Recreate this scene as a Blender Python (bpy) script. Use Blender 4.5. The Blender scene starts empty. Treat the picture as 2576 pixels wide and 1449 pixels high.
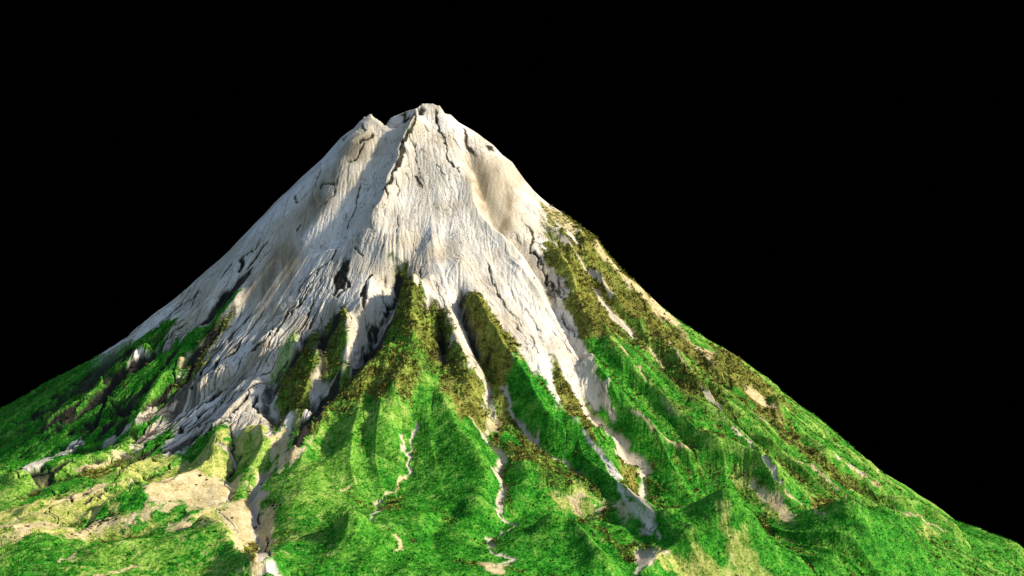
"""A steep green and white volcano, built as one surveyed height field with its ridges, gullies, knolls and ground cover."""
import bpy
SUN_AZ,SUN_EL,SUN_E,SKY,EXPO=93,30,5.0,.118,0.52
import numpy as np, math
CAM=(19.0,-330.0,95.0); PITCH=-8.0; FPX=2970.0      # camera spot, pitch (deg), focal length for a frame 2576 wide
# ---------------------------------------------------------------- noise
_rs=np.random.RandomState(7)
_T=_rs.rand(512,512).astype(np.float32)
def vn(x,y,seed=0):
    x=x+seed*17.37; y=y+seed*9.11
    xi=np.floor(x); yi=np.floor(y); fx=(x-xi).astype(np.float32); fy=(y-yi).astype(np.float32)
    xi=xi.astype(np.int32)&511; yi=yi.astype(np.int32)&511
    fx=fx*fx*fx*(fx*(fx*6-15)+10); fy=fy*fy*fy*(fy*(fy*6-15)+10)
    x1=(xi+1)&511; y1=(yi+1)&511
    a=_T[yi,xi]; b=_T[yi,x1]; c=_T[y1,xi]; d=_T[y1,x1]
    return (a+(b-a)*fx+(c-a)*fy+(a-b-c+d)*fx*fy)*2-1
def fbm(x,y,o=4,seed=0,g=0.5):
    s=0; a=1.0; t=0
    for i in range(o):
        ca,sa=math.cos(0.6*i),math.sin(0.6*i)
        s=s+a*vn((x*ca-y*sa)*2**i,(x*sa+y*ca)*2**i,seed+i*3); t+=a; a*=g
    return s/t
def ridged(x,y,o=3,seed=0,g=0.55):
    s=0; a=1.0; t=0
    for i in range(o):
        s=s+a*(1-np.abs(vn(x*2**i,y*2**i,seed+i*5))*1.8); t+=a; a*=g
    return s/t
def sstep(a,b,x):
    t=np.clip((x-a)/(b-a),0,1); return t*t*(3-2*t)
# ---------------------------------------------------------------- broad shape of the volcano
def polar(x,y):
    # distance to the short summit ridge, compass angle (0 = towards the viewer, + = right)
    sx=np.clip(x,-19.0,-1.0); r=np.hypot(x-sx,y)
    return r,np.degrees(np.arctan2(x+9,-y))
def base(x,y,P):
    r,a=polar(x,y)
    hs=[np.interp(r,p[0],p[1]) for _,p in P]; an=[q for q,_ in P]
    w=[]
    h=np.zeros_like(r)
    for i in range(len(an)-1):
        m=(a>=an[i])&(a<=an[i+1]); t=(a-an[i])/(an[i+1]-an[i]); t=t*t*(3-2*t)
        h=np.where(m,hs[i]*(1-t)+hs[i+1]*t,h)
    f=23-0.27*np.log1p(np.exp(np.clip((x-15)/12,-30,30)))*12+0.045*(y+100)
    f=f-0.55*np.log1p(np.exp(np.clip((y+70)/10,-30,30)))*10
    f=f-0.10*np.log1p(np.exp(np.clip((-x-70)/10,-30,30)))*10
    k=4.0; m=np.maximum(h,f)
    return m+k*np.log1p(np.exp(-np.abs(h-f)/k))*0.6
# ---------------------------------------------------------------- ridges, gullies and knolls
def polydist(x,y,pts):
    """distance to a polyline and the share of its length at the nearest point"""
    d=np.full(x.shape,1e9,np.float32); s=np.zeros(x.shape,np.float32); sg=np.zeros(x.shape,np.float32)
    L=[0]
    for (ax,ay),(bx,by) in zip(pts,pts[1:]): L.append(L[-1]+math.hypot(bx-ax,by-ay))
    T=max(L[-1],1e-6)
    for i,((ax,ay),(bx,by)) in enumerate(zip(pts,pts[1:])):
        vx,vy=bx-ax,by-ay; l2=vx*vx+vy*vy
        if l2<1e-9: continue
        t=np.clip(((x-ax)*vx+(y-ay)*vy)/l2,0,1)
        dd=np.hypot(x-ax-t*vx,y-ay-t*vy); m=dd<d
        d=np.where(m,dd,d); s=np.where(m,(L[i]+t*math.sqrt(l2))/T,s)
        sg=np.where(m,np.sign((x-ax)*vy-(y-ay)*vx),sg)
    return d,s,sg
def boxmask(x,y,pts,pad):
    xs=[p[0] for p in pts]; ys=[p[1] for p in pts]
    return np.nonzero((x>min(xs)-pad)&(x<max(xs)+pad)&(y>min(ys)-pad)&(y<max(ys)+pad))
def relief(x,y,RID,KNO):
    """x,y flat arrays; returns height added by traced ridges (+) and gullies (-)"""
    h=np.zeros(x.shape,np.float32)
    for pts,amp,w,tap in RID:
        ix=boxmask(x,y,pts,w*4)
        if len(ix[0])==0: continue
        X,Y=x[ix],y[ix]
        wx=X+fbm(X*.09,Y*.09,2,31)*1.3; wy=Y+fbm(X*.09,Y*.09,2,37)*1.3
        d,s,sg=polydist(wx,wy,pts)
        t=np.minimum(1,s/tap+0.02)*np.minimum(1,(1-s)/tap+0.02) if tap>0 else 1.0
        ww=w*(0.8+0.5*s)
        h[ix]+=amp*np.sqrt(t)*np.exp(-(d/ww)**1.45)
    for (kx,ky),amp,rx,ry,p in KNO:
        ix=boxmask(x,y,[(kx,ky)],max(rx,ry)*3.2)
        X,Y=x[ix],y[ix]
        wx=X+fbm(X*.07,Y*.07,2,41)*1.5; wy=Y+fbm(X*.07,Y*.07,2,43)*1.5
        d=np.hypot((wx-kx)/rx,(wy-ky)/ry)
        h[ix]+=amp*np.exp(-d**p)
    return h
def poly_in(x,y,pts):
    ins=np.zeros(x.shape,bool); n=len(pts)
    for i in range(n):
        ax,ay=pts[i]; bx,by=pts[(i+1)%n]
        if ay==by: continue
        c=((ay>y)!=(by>y))&(x<(bx-ax)*(y-ay)/(by-ay)+ax)
        ins^=c
    return ins
def height_mid(x,y,P,RID,KNO):
    """broad shape + traced relief + medium flutes (no fine texture)"""
    z=base(x,y,P)
    r,a=polar(x,y)
    z=z+relief(x,y,RID,KNO)
    # summit crater and the notch beside the left hump
    top=np.nonzero((r<14)&(z>60))
    X,Y=x[top],y[top]; Z=z[top]
    jag=fbm(X*.8,Y*.8,4,55,.6)*.9
    Z=np.minimum(Z,CRATER[2]+1.15*np.maximum(0,np.hypot(X-CRATER[0],(Y-CRATER[1])/1.25)+jag-2.6))
    for slope,pts in RIMS:
        for (ax,ay,az),(bx,by,bz) in zip(pts,pts[1:]):
            vx,vy=bx-ax,by-ay; t=np.clip(((X-ax)*vx+(Y-ay)*vy)/(vx*vx+vy*vy),0,1)
            d=np.hypot(X-ax-t*vx,Y-ay-t*vy)
            Z=np.maximum(Z,az+(bz-az)*t-slope*np.maximum(0,d-.3)*(1+.25*jag)+jag*.35)
    z=z.copy(); z[top]=Z
    # flutes that run downhill
    wa=a+fbm(x*.03,y*.03,3,51)*7
    fl=ridged(wa*.15,r*.010,2,61)-0.35
    ff=ridged(wa*.27,r*.012,2,67)-0.35; rt=sstep(25,50,a)*sstep(30,60,r)
    fl=fl*(1-.6*rt)+ff*1.35*rt
    z=z+fl*(.4+1.4*sstep(40,90,r))*sstep(12,50,r)*sstep(-4,8,z-(22-0.27*np.maximum(x-10,0)))
    z=z+fbm(x*.045,y*.045,3,71)*1.6*sstep(25,70,r)
    return z

# ---------------------------------------------------------------- rain: thousands of runlets carve the slopes
def erode(h,cell,rounds,npart,steps,seed=5,ke=.25,kd=.12,cap=3.0,inertia=.25,mask=None):
    rs=np.random.RandomState(seed); ny,nx=h.shape; h=h.astype(np.float64).ravel(); flow=np.zeros(h.size)
    def bil(px,py):
        i=px.astype(np.int32); j=py.astype(np.int32); fx=px-i; fy=py-j; k=j*nx+i
        a,b,c,d=h[k],h[k+1],h[k+nx],h[k+nx+1]
        return k,fx,fy,a*(1-fx)*(1-fy)+b*fx*(1-fy)+c*(1-fx)*fy+d*fx*fy,(b-a)*(1-fy)+(d-c)*fy,(c-a)*(1-fx)+(d-b)*fx
    def put(k,fx,fy,q):
        n=h.size
        return (np.bincount(k,q*(1-fx)*(1-fy),n)+np.bincount(k+1,q*fx*(1-fy),n)+np.bincount(k+nx,q*(1-fx)*fy,n)+np.bincount(k+nx+1,q*fx*fy,n))
    for rd in range(rounds):
        px=1+rs.rand(npart)*(nx-3.1); py=1+rs.rand(npart)*(ny-3.1)
        dx=np.zeros(npart); dy=np.zeros(npart); sed=np.zeros(npart); v=np.ones(npart); wt=np.ones(npart)
        for s in range(steps):
            k,fx,fy,z0,gx,gy=bil(px,py)
            dx=dx*inertia-gx*(1-inertia); dy=dy*inertia-gy*(1-inertia)
            l=np.hypot(dx,dy)+1e-9; dx/=l; dy/=l
            nxp=px+dx; nyp=py+dy
            ok=(nxp>1)&(nxp<nx-2.1)&(nyp>1)&(nyp<ny-2.1)
            if not ok.all():
                px,py,dx,dy,sed,v,wt,k,fx,fy,z0,nxp,nyp=[q[ok] for q in (px,py,dx,dy,sed,v,wt,k,fx,fy,z0,nxp,nyp)]
            if len(px)==0: break
            z1=bil(nxp,nyp)[3]; dh=z1-z0
            c=np.maximum(-dh,.01)*v*wt*cap
            dep=np.where(dh>0,np.minimum(dh,sed),np.where(sed>c,(sed-c)*kd,0))
            ero=np.where((dh<=0)&(sed<=c),np.minimum((c-sed)*ke*.3,-dh*.5),0)
            q=dep-ero; sed=sed-q
            h+=put(k,fx,fy,q)
            flow+=put(k,fx,fy,wt)
            v=np.sqrt(np.clip(v*v-dh*4,0,9)); wt*=.985; px,py=nxp,nyp
    return h.reshape(ny,nx),flow.reshape(ny,nx)
# ---------------------------------------------------------------- survey of the terrain, in world units
# height profiles: compass angle, (radii, heights)
PROFILES=[
(-180,[[0,300],[98,-300]]),
(-135,[[0,300],[98,-300]]),
(-97,[[0,4.199,5.85,9.125,14.632,21.255,27.912,41.386,54.91,65.112,75.41,87.935,105.083,255.083],[98,95.272,93.183,90.81,85.368,79.567,73.677,59.95,48.634,40.62,32.051,24.61,15.485,-74.515]]),
(-45,[[0,10,30,50,70,85,110,200,300],[98,89,63,42,26,17,2,-50,-120]]),
(0,[[0,6,20,40,60,90,120,150,200,300],[98,94,79,60,46,29,18,8,0,-40]]),
(45,[[0,10,30,60,90,113,140,200,300],[98,89,70,44,22,7,-8,-40,-100]]),
(97,[[0,3.054,5.185,10.54,14.833,17.521,20.216,23.459,26.713,30.519,34.33,38.699,41.437,43.401,46.389,50.817,56.349,64.149,69.735,76.439,84.283,91.651,95.027,97.91,109.308,120.832,133.567,145.214,149.876,299.876],[98,97.347,95.223,92.029,88.827,85.937,84.007,79.166,75.387,71.922,69.424,66.158,63.915,63.285,58.779,53.645,48.996,41.455,36.76,32.224,27.356,21.15,19.452,16.049,8.07,-1.116,-10.372,-18.531,-21.458,-148.958]]),
(135,[[0,300],[98,-300]]),
(180,[[0,300],[98,-300]]),
]
CRATER=(-12.3,0.5,91)
RIMS=[
(1.5,[(-1.2,0,99.6),(-5.6,-0.4,99.9),(-7.2,-2,98.3),(-8.6,-5,94.5)]),
(1.6,[(-7,2,98.6),(-11,6.5,97.8),(-15,7.2,96.4)]),
(1.2,[(-21.6,-0.5,96.3),(-20.4,-0.5,96.3)]),
]
# ridges (+) and gullies (-): crest line, height, width, taper
RIDGES=[
([(-5.93,-1.88),(-7.34,-5.9),(-8.52,-8.15),(-9.68,-10.59),(-10.49,-13.02),(-10.85,-16.84),(-12.3,-18.96),(-13.46,-20.68),(-13.81,-23.94),(-14.85,-26.59),(-17.8,-29.07)],3.38,2.2,0.08),
([(-14.89,-5.3),(-16.54,-9.24),(-18.9,-12.58),(-20.53,-16.06),(-22.14,-19.56),(-23.54,-24.46),(-25.61,-31.15)],-2.21,4.5,0.15),
([(-20.39,-4.22),(-22.11,-7.12),(-25.99,-8.84),(-28.25,-9.82),(-26.03,-14.1),(-27.27,-17.64),(-30.2,-20.61),(-33.66,-24.11)],1,3,0.15),
([(7.42,-4.31),(8.25,-9.4),(9.71,-14.36),(11.79,-18.9),(13.8,-22.33),(16.42,-25.62),(20.26,-29.27)],-3.9,3.6,0.25),
([(12.25,-7.62),(16.98,-10.09),(20.32,-14.22),(21.3,-16.63),(23.58,-19.04)],0.8,3,0.2),
([(6.37,-12.55),(7.26,-19.32),(9.04,-24.81),(13.3,-30.09),(17.11,-33.5),(21.79,-36.09),(21.95,-39.6),(24.56,-40.56),(26.12,-44.3),(28.34,-46.12),(31.13,-49.35)],2.86,3,0.2),
([(19.68,-26.57),(24.37,-33.22),(27.65,-36.49),(29.82,-41.29),(31.94,-45.92),(34.37,-49.45),(35.35,-55.22),(35.78,-58.79)],-4.16,3.2,0.15),
([(28.88,-27.56),(32.14,-31.74),(33.71,-34.41),(34.8,-39.62),(37.24,-43.26),(39.61,-47.12),(42.19,-47.25),(44.12,-51.38),(46.17,-53.5),(49,-57.09),(51.86,-59.77),(57.59,-63.85),(63.32,-66.87),(69.55,-71.56),(75.93,-74.5),(84.57,-76.12),(88.38,-77.64)],4.68,3.2,0.05),
([(36.72,-52.49),(37.98,-57.63),(39.88,-61.8),(41.31,-63.33),(44.01,-64.17),(46.46,-67.45),(52.73,-71.13),(59.13,-72.77),(65.57,-71.96),(71.59,-72.1),(77.11,-74.66),(80.69,-82.63)],3.9,3.2,0.08),
([(44.67,-56.85),(48.82,-59.59),(54.64,-63.29),(61.28,-64.67),(66.86,-64.62)],-1.2,2,0.1),
([(36.78,-62.55),(40.83,-66.12),(44.68,-70.89),(46.13,-74.58)],0.1,2,0.1),
([(36.86,-5.71),(38.7,-17.84),(42.34,-16.67),(45.9,-16.96),(49.53,-16.36),(51.23,-20.98),(54.6,-22.69),(56.02,-22.63),(61.58,-20.75),(64.18,-22.64),(68.24,-23.95),(72.67,-29.19),(75.71,-31.78),(83.5,-27.75)],3.12,2.6,0.08),
([(29.1,-20.17),(32.66,-18.74),(34.94,-22.69),(38.39,-23.32),(41.81,-24.4),(43.66,-27.56),(46.48,-31),(48.68,-33.2),(51.42,-33.04),(53.76,-36.66),(58.65,-35.39),(60.73,-40.24),(63.69,-42.96),(68.17,-46.14)],3.38,2.6,0.08),
([(33.94,-22.29),(37.1,-21.97),(39.65,-26.26),(42.26,-28.62),(44.77,-31.71),(47.42,-32.78),(50.21,-35.65),(54.42,-37.43),(56.97,-41.54),(60.3,-44.12)],-3.12,2.4,0.1),
([(55.93,-1.12),(54.99,-16.31),(58.11,-20.51),(63.28,-16.71),(67.1,-20.26),(69.27,-29.23)],-2.6,2,0.1),
([(67.47,-36.34),(68.51,-40.56),(71.68,-43.69),(73.27,-47.94),(79.49,-48.25),(85.88,-49.38),(92.26,-50.37)],-3.12,2.4,0.1),
([(60.43,-52.28),(64.1,-53.62),(69.58,-55.51),(71.42,-55.98),(74.5,-56.63),(76.99,-60.26),(78.86,-64.93),(80.51,-68.85)],2.6,2.2,0.1),
([(56.57,-52.69),(59.33,-58.48),(64.06,-62.76),(69.73,-66.03)],-1.82,2.2,0.1),
([(69.5,-43.74),(73.98,-46.67),(79.06,-47.79),(82.76,-52.13),(86.11,-51.78),(90.89,-53.71),(96.61,-53.1),(101.43,-55.81),(105.4,-57.8),(110.08,-55.31)],3.38,2.6,0.08),
([(86.12,-26.72),(89.07,-35.67),(94.82,-39.06),(98.28,-42.92),(106.02,-39.7),(110.48,-40.94),(115.52,-42.42),(123.11,-40.43),(129.19,-42.82),(135.42,-44.57)],3.64,2.6,0.08),
([(87.84,-37.22),(93.4,-35.7),(100.31,-35.92),(106.77,-37.8),(113.37,-39.04),(123.56,-29.49)],-3.64,2.4,0.1),
([(100.76,-20.39),(110.18,-10.3),(115.81,-13.15),(119.69,-18.84),(134.02,1.17),(144.94,9.15),(149.5,-0.08)],-3.12,2.2,0.1),
([(104.31,-31.03),(107.77,-32.63),(113.24,-32.14),(116.85,-33.1)],1.2,1.5,0.1),
([(-7.49,-44.83),(-5.61,-48.31),(-4.25,-53.65),(-3.82,-59.5),(-3.69,-65.23),(-4.12,-71.17),(-4.22,-77.08),(-6.1,-87.94),(-7.93,-96.94)],6.5,4.6,0.1),
([(-7.59,-69),(-10.21,-72.52),(-12.65,-74.53),(-14.86,-78.07),(-17.77,-82.27),(-20.79,-85.06),(-23.57,-88.94),(-25.19,-98.7)],3.9,3.2,0.15),
([(2.12,-53.98),(2.64,-57.81),(3.29,-61.39),(4.46,-66.42)],-4.16,1.3,0.2),
([(-1.41,-50.08),(-0.18,-54.55),(0.35,-58.12),(0.99,-63.7),(2.43,-67.66)],-1.3,0.8,0.2),
([(-3.09,-53.19),(-2.1,-58.45),(-1.09,-64.28)],-1,0.8,0.2),
([(2.32,-53.92),(5.14,-60.9),(7.21,-66.75),(9.14,-70.26),(10.72,-73.73),(9.45,-79.64)],2.86,2.4,0.15),
([(-8.42,-38.88),(-10.73,-49.38),(-13.68,-57.79),(-14.57,-63.78),(-21.09,-67.5),(-23.69,-70.46),(-25.88,-75.57),(-27.3,-81.92)],-5.98,3.4,0.08),
([(-21.49,-51.86),(-19.42,-58.19),(-18.97,-64.11),(-19.16,-69.61),(-20.22,-72.75)],4.42,2.2,0.15),
([(-24.93,-46.28),(-26.23,-50.85),(-25.96,-57.02),(-25.59,-61.62)],-3.9,2,0.2),
([(-25.72,-59.89),(-25.94,-66.47),(-26.78,-72.58),(-27.57,-78.47),(-27.37,-84.73)],4.16,2.8,0.15),
([(-30.57,-49.8),(-31.52,-53.88),(-33.83,-57.1),(-35.52,-63.36),(-36.03,-65.57)],-3.64,1.8,0.2),
([(-33.04,-51.84),(-33.56,-56.3),(-34.11,-62.01),(-35,-65.57)],1.82,1.6,0.2),
([(-12.93,-49.37),(-13.94,-54.93),(-15.04,-59.19),(-16.87,-64.5)],-1.95,1.6,0.2),
([(-16.55,-45.25),(-16.95,-50.19),(-17.62,-55.34),(-17.61,-63.1)],1.2,2.2,0.2),
([(9.08,-49.3),(11.73,-54.24),(13.7,-59.11),(16.51,-64.28),(19.54,-69.12),(22.49,-72.23),(24.48,-75.98),(26.45,-78.92),(29.53,-81.57),(33.96,-80.28),(38.73,-86.09),(40.51,-95.24),(42.02,-99.59),(44.56,-105.98),(46.86,-110.84)],4.94,3.4,0.06),
([(5.72,-45.89),(7.24,-52.12),(9.27,-56.64),(11.6,-62.71),(13.84,-68.44),(13.35,-74.18),(14.6,-78.13),(13.21,-80.69)],-4.42,2,0.1),
([(13.08,-59.82),(13.78,-64.71),(14.44,-68.27)],-2.08,1,0.3),
([(17.37,-54.31),(17.7,-59.45),(18.03,-64.39)],-1,0.8,0.3),
([(34.91,-63.65),(38.32,-67.88),(42.39,-70),(44.48,-73.74),(48.47,-75.55),(47.59,-81.07),(46.58,-85.32),(48.52,-88.44),(48.55,-93.11)],-5.46,4,0.1),
([(-4.41,-85.93),(-3.08,-91.7),(-1.78,-97.53),(-3.35,-103.99),(-6.41,-107.33),(-6.42,-111.98),(-8.03,-115.52)],-2.6,4.2,0.1),
([(-0.83,-84.64),(-1.74,-87.52),(-1.7,-91.56),(-2.92,-93.51)],-1,1.5,0.2),
([(2.69,-76.65),(4.7,-81.94),(7.88,-89.95),(11.69,-97.22),(13.97,-103.8),(13.61,-110.86),(11.8,-117.98)],3,4.4,0.12),
([(-10.33,-82.62),(-12.9,-89.74),(-15.98,-95.61),(-19.38,-101.64),(-21.16,-111.33),(-21.67,-121.05)],2.6,4.4,0.15),
([(9.81,-111.86),(6.47,-120.12),(5.17,-126.59),(3.95,-132.81)],-2,2.4,0.2),
([(12.4,-82.81),(14.75,-87.14),(17.02,-91.52),(16.25,-96.21),(17.89,-99.63),(16.34,-104.99),(16.66,-110.51),(19.21,-113.02),(16.98,-118.48),(15.12,-124.8),(19.44,-127.73)],-2.2,2.6,0.08),
([(17.16,-69.98),(18.95,-76.09),(22.11,-80.83),(25.48,-84.68),(30.47,-87.45),(34.31,-89.16)],-1.8,2.2,0.1),
([(17.62,-98.23),(25.68,-98.02),(33.54,-101.91),(37.45,-106.36),(38.75,-106.82),(43.28,-113.32),(46.18,-118.73)],3.2,4,0.1),
([(22.88,-121.81),(28.93,-122.48),(32.24,-127.75),(36.48,-133.79)],3.9,3.4,0.15),
([(17.97,-109.42),(25.68,-109.58),(30.93,-107.54),(36.26,-105.81),(41.15,-109.55),(43.24,-114.3),(41.43,-122.13)],-2.6,2.5,0.1),
([(41.41,-130.98),(47.56,-119.6),(55.7,-115.23),(64.07,-111.27),(74.74,-109.94),(85.6,-106.22)],3.12,3.4,0.1),
([(47.05,-111.64),(52.81,-109.03),(58.01,-109.04),(62.98,-110.24)],2.86,2.5,0.15),
([(-31.32,-91.81),(-31.74,-100.51),(-31.96,-106.92),(-27.99,-119.6),(-23.94,-133.37),(-25.09,-138.68)],-3.2,2.8,0.08),
([(-37.75,-123.94),(-32.92,-128.99),(-29.37,-133.15),(-26.14,-140.38),(-22.7,-149.06)],3.2,3,0.1),
([(-19.96,-129.35),(-20.67,-137.75),(-20.79,-148.1),(-20.12,-155.36)],2.6,3.5,0.1),
([(-42.93,-77.41),(-40.13,-87.22),(-39.78,-95.81),(-37.26,-101.92),(-36.69,-108.77),(-37.77,-110.65)],-1.8,1.5,0.1),
([(-46,-76.5),(-44.77,-90.72),(-45.32,-100.12),(-48.57,-107.34),(-53.55,-112.06),(-57.52,-115.3),(-61.15,-119.09)],2.6,3.2,0.1),
([(-35.79,-81.62),(-33.74,-90.32),(-33.28,-102.71)],2.2,2.6,0.15),
([(-58.07,-81.63),(-59.26,-89.74),(-59.98,-100.24),(-63.23,-106.2),(-68.48,-112.9),(-73.81,-118.34)],1.9,2.6,0.1),
([(-49.19,-80.66),(-52.17,-90.52),(-55.82,-96.74),(-60.34,-99.5),(-65,-108.86),(-71.1,-113.01)],-1.6,1.8,0.1),
([(-68.75,-64.58),(-70.36,-77.73),(-74.65,-81.96),(-80.25,-89.58),(-86.47,-94.61)],2,2.8,0.05),
([(-67.08,-74.69),(-69.46,-88.83),(-75.08,-92.47),(-77.93,-93.67),(-77.43,-103.66),(-80.43,-108.98)],-1.4,2,0.1),
([(-53,-105.94),(-58.56,-112.64),(-61.53,-118.44),(-63.13,-124.02)],-1.4,2.4,0.1),
([(-40.51,-118.59),(-45.63,-122.15),(-51.19,-127.4),(-56.69,-131.85)],-1.6,2.5,0.1),
([(-52.5,-19.35),(-55.68,-21.32),(-59.36,-25.55),(-63.52,-25.99),(-68.82,-26.03)],-2.6,1.5,0.2),
([(-52.02,-26.23),(-52.36,-31.3),(-57.38,-33.63),(-60.84,-36.36),(-63.58,-38.97),(-65.14,-43.36),(-68.4,-48.48),(-71.6,-55.29),(-82.35,-52.08)],2.6,2.2,0.1),
([(-56.05,-29.49),(-59.2,-32.52),(-61.78,-36.03),(-62.25,-39.63),(-65.6,-42.34),(-69.08,-44.41),(-74.86,-45.24),(-83.77,-48.59)],-4.16,1.9,0.1),
([(-65.75,-31.32),(-75.24,-26.21),(-80.71,-25.86),(-87.92,-22.48),(-89.68,-29.08),(-94.25,-32.19),(-97.91,-34.64),(-105.52,-31.28),(-114.31,-31.47)],-4.68,2.2,0.1),
([(-72.76,-30.45),(-78.46,-29.01),(-79.63,-33.26),(-84.93,-31.98),(-87.53,-36.7),(-92.63,-41.69),(-98.92,-43.03)],2.86,2,0.1),
([(-70.1,-60.2),(-68.25,-51.33),(-66.73,-46.16),(-65.89,-40.58)],2.34,2,0.1),
([(-61.71,-52.58),(-50.07,-51.02),(-43.78,-50.05),(-38.7,-45.9)],2.6,2.6,0.2),
([(-63.38,-56.47),(-54.04,-54),(-47.97,-52.25),(-44.26,-48.2)],-2.34,2.2,0.2),
([(-41.62,-60.63),(-43.78,-67.93),(-46.3,-75.31),(-51.5,-77.06)],2.08,2.5,0.2),
([(-38.29,-53.92),(-37.19,-63.02),(-34.78,-70.83),(-30.05,-81.96)],-3.12,2,0.15),
([(-36.94,-9.13),(-33.7,-7.77),(-29.04,-9.2),(-26.97,-6.62)],-1,2,0.2),
]
KNOLLS=[
((-8.88,-132.5),6,7,8,1.5),
((-7.16,-135.74),1.5,8,5,2),
((59.65,-111.06),12,9.5,8.5,1.35),
((65.04,-92.09),1.5,12,5,2),
((88.51,-93.77),12.5,10,9,1.5),
((102.1,-83.18),9.5,11,9,1.6),
((115.46,-71.25),4,16,9,2),
((156.42,-24.78),7.5,10,9,1.7),
((150.87,-8.79),3,5,7,1.6),
((155.09,-14.51),3,5,7,1.6),
((-36.86,-83.26),2.5,6,7,1.8),
((-65.69,-132.03),3,12,7,2),
((-49.61,-137.23),2.6,10,5,2),
((-35.6,-133.78),3.4,6,6,1.6),
((-51.05,-113.32),2,9,5,2),
((-46.36,-119.28),2,9,5,2),
((-57.72,-146.43),2.5,16,4,2),
((0.82,-122.38),2.2,9,6,2),
((6.98,-144.13),2.4,18,5,2),
((26.14,-124.87),2.6,9,6,2),
((-12.58,-35.7),1.6,3.4,3,2),
((-7.05,-34.32),1.4,3,3.4,2),
((-16.86,-33),1.8,4,4,2),
((-1.88,-37.08),1.2,3,3,2),
((1.9,-33.33),1.2,3,4,2),
((6.89,-42.09),1.6,3,3,2),
((-15.18,-36.77),-1.4,3,4,2),
((-5.03,-35.02),-1.4,2.5,4,2),
((2.6,-34.44),-1.5,2,5,2),
((-21.63,-26.98),1.3,4,4,2),
]
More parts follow.
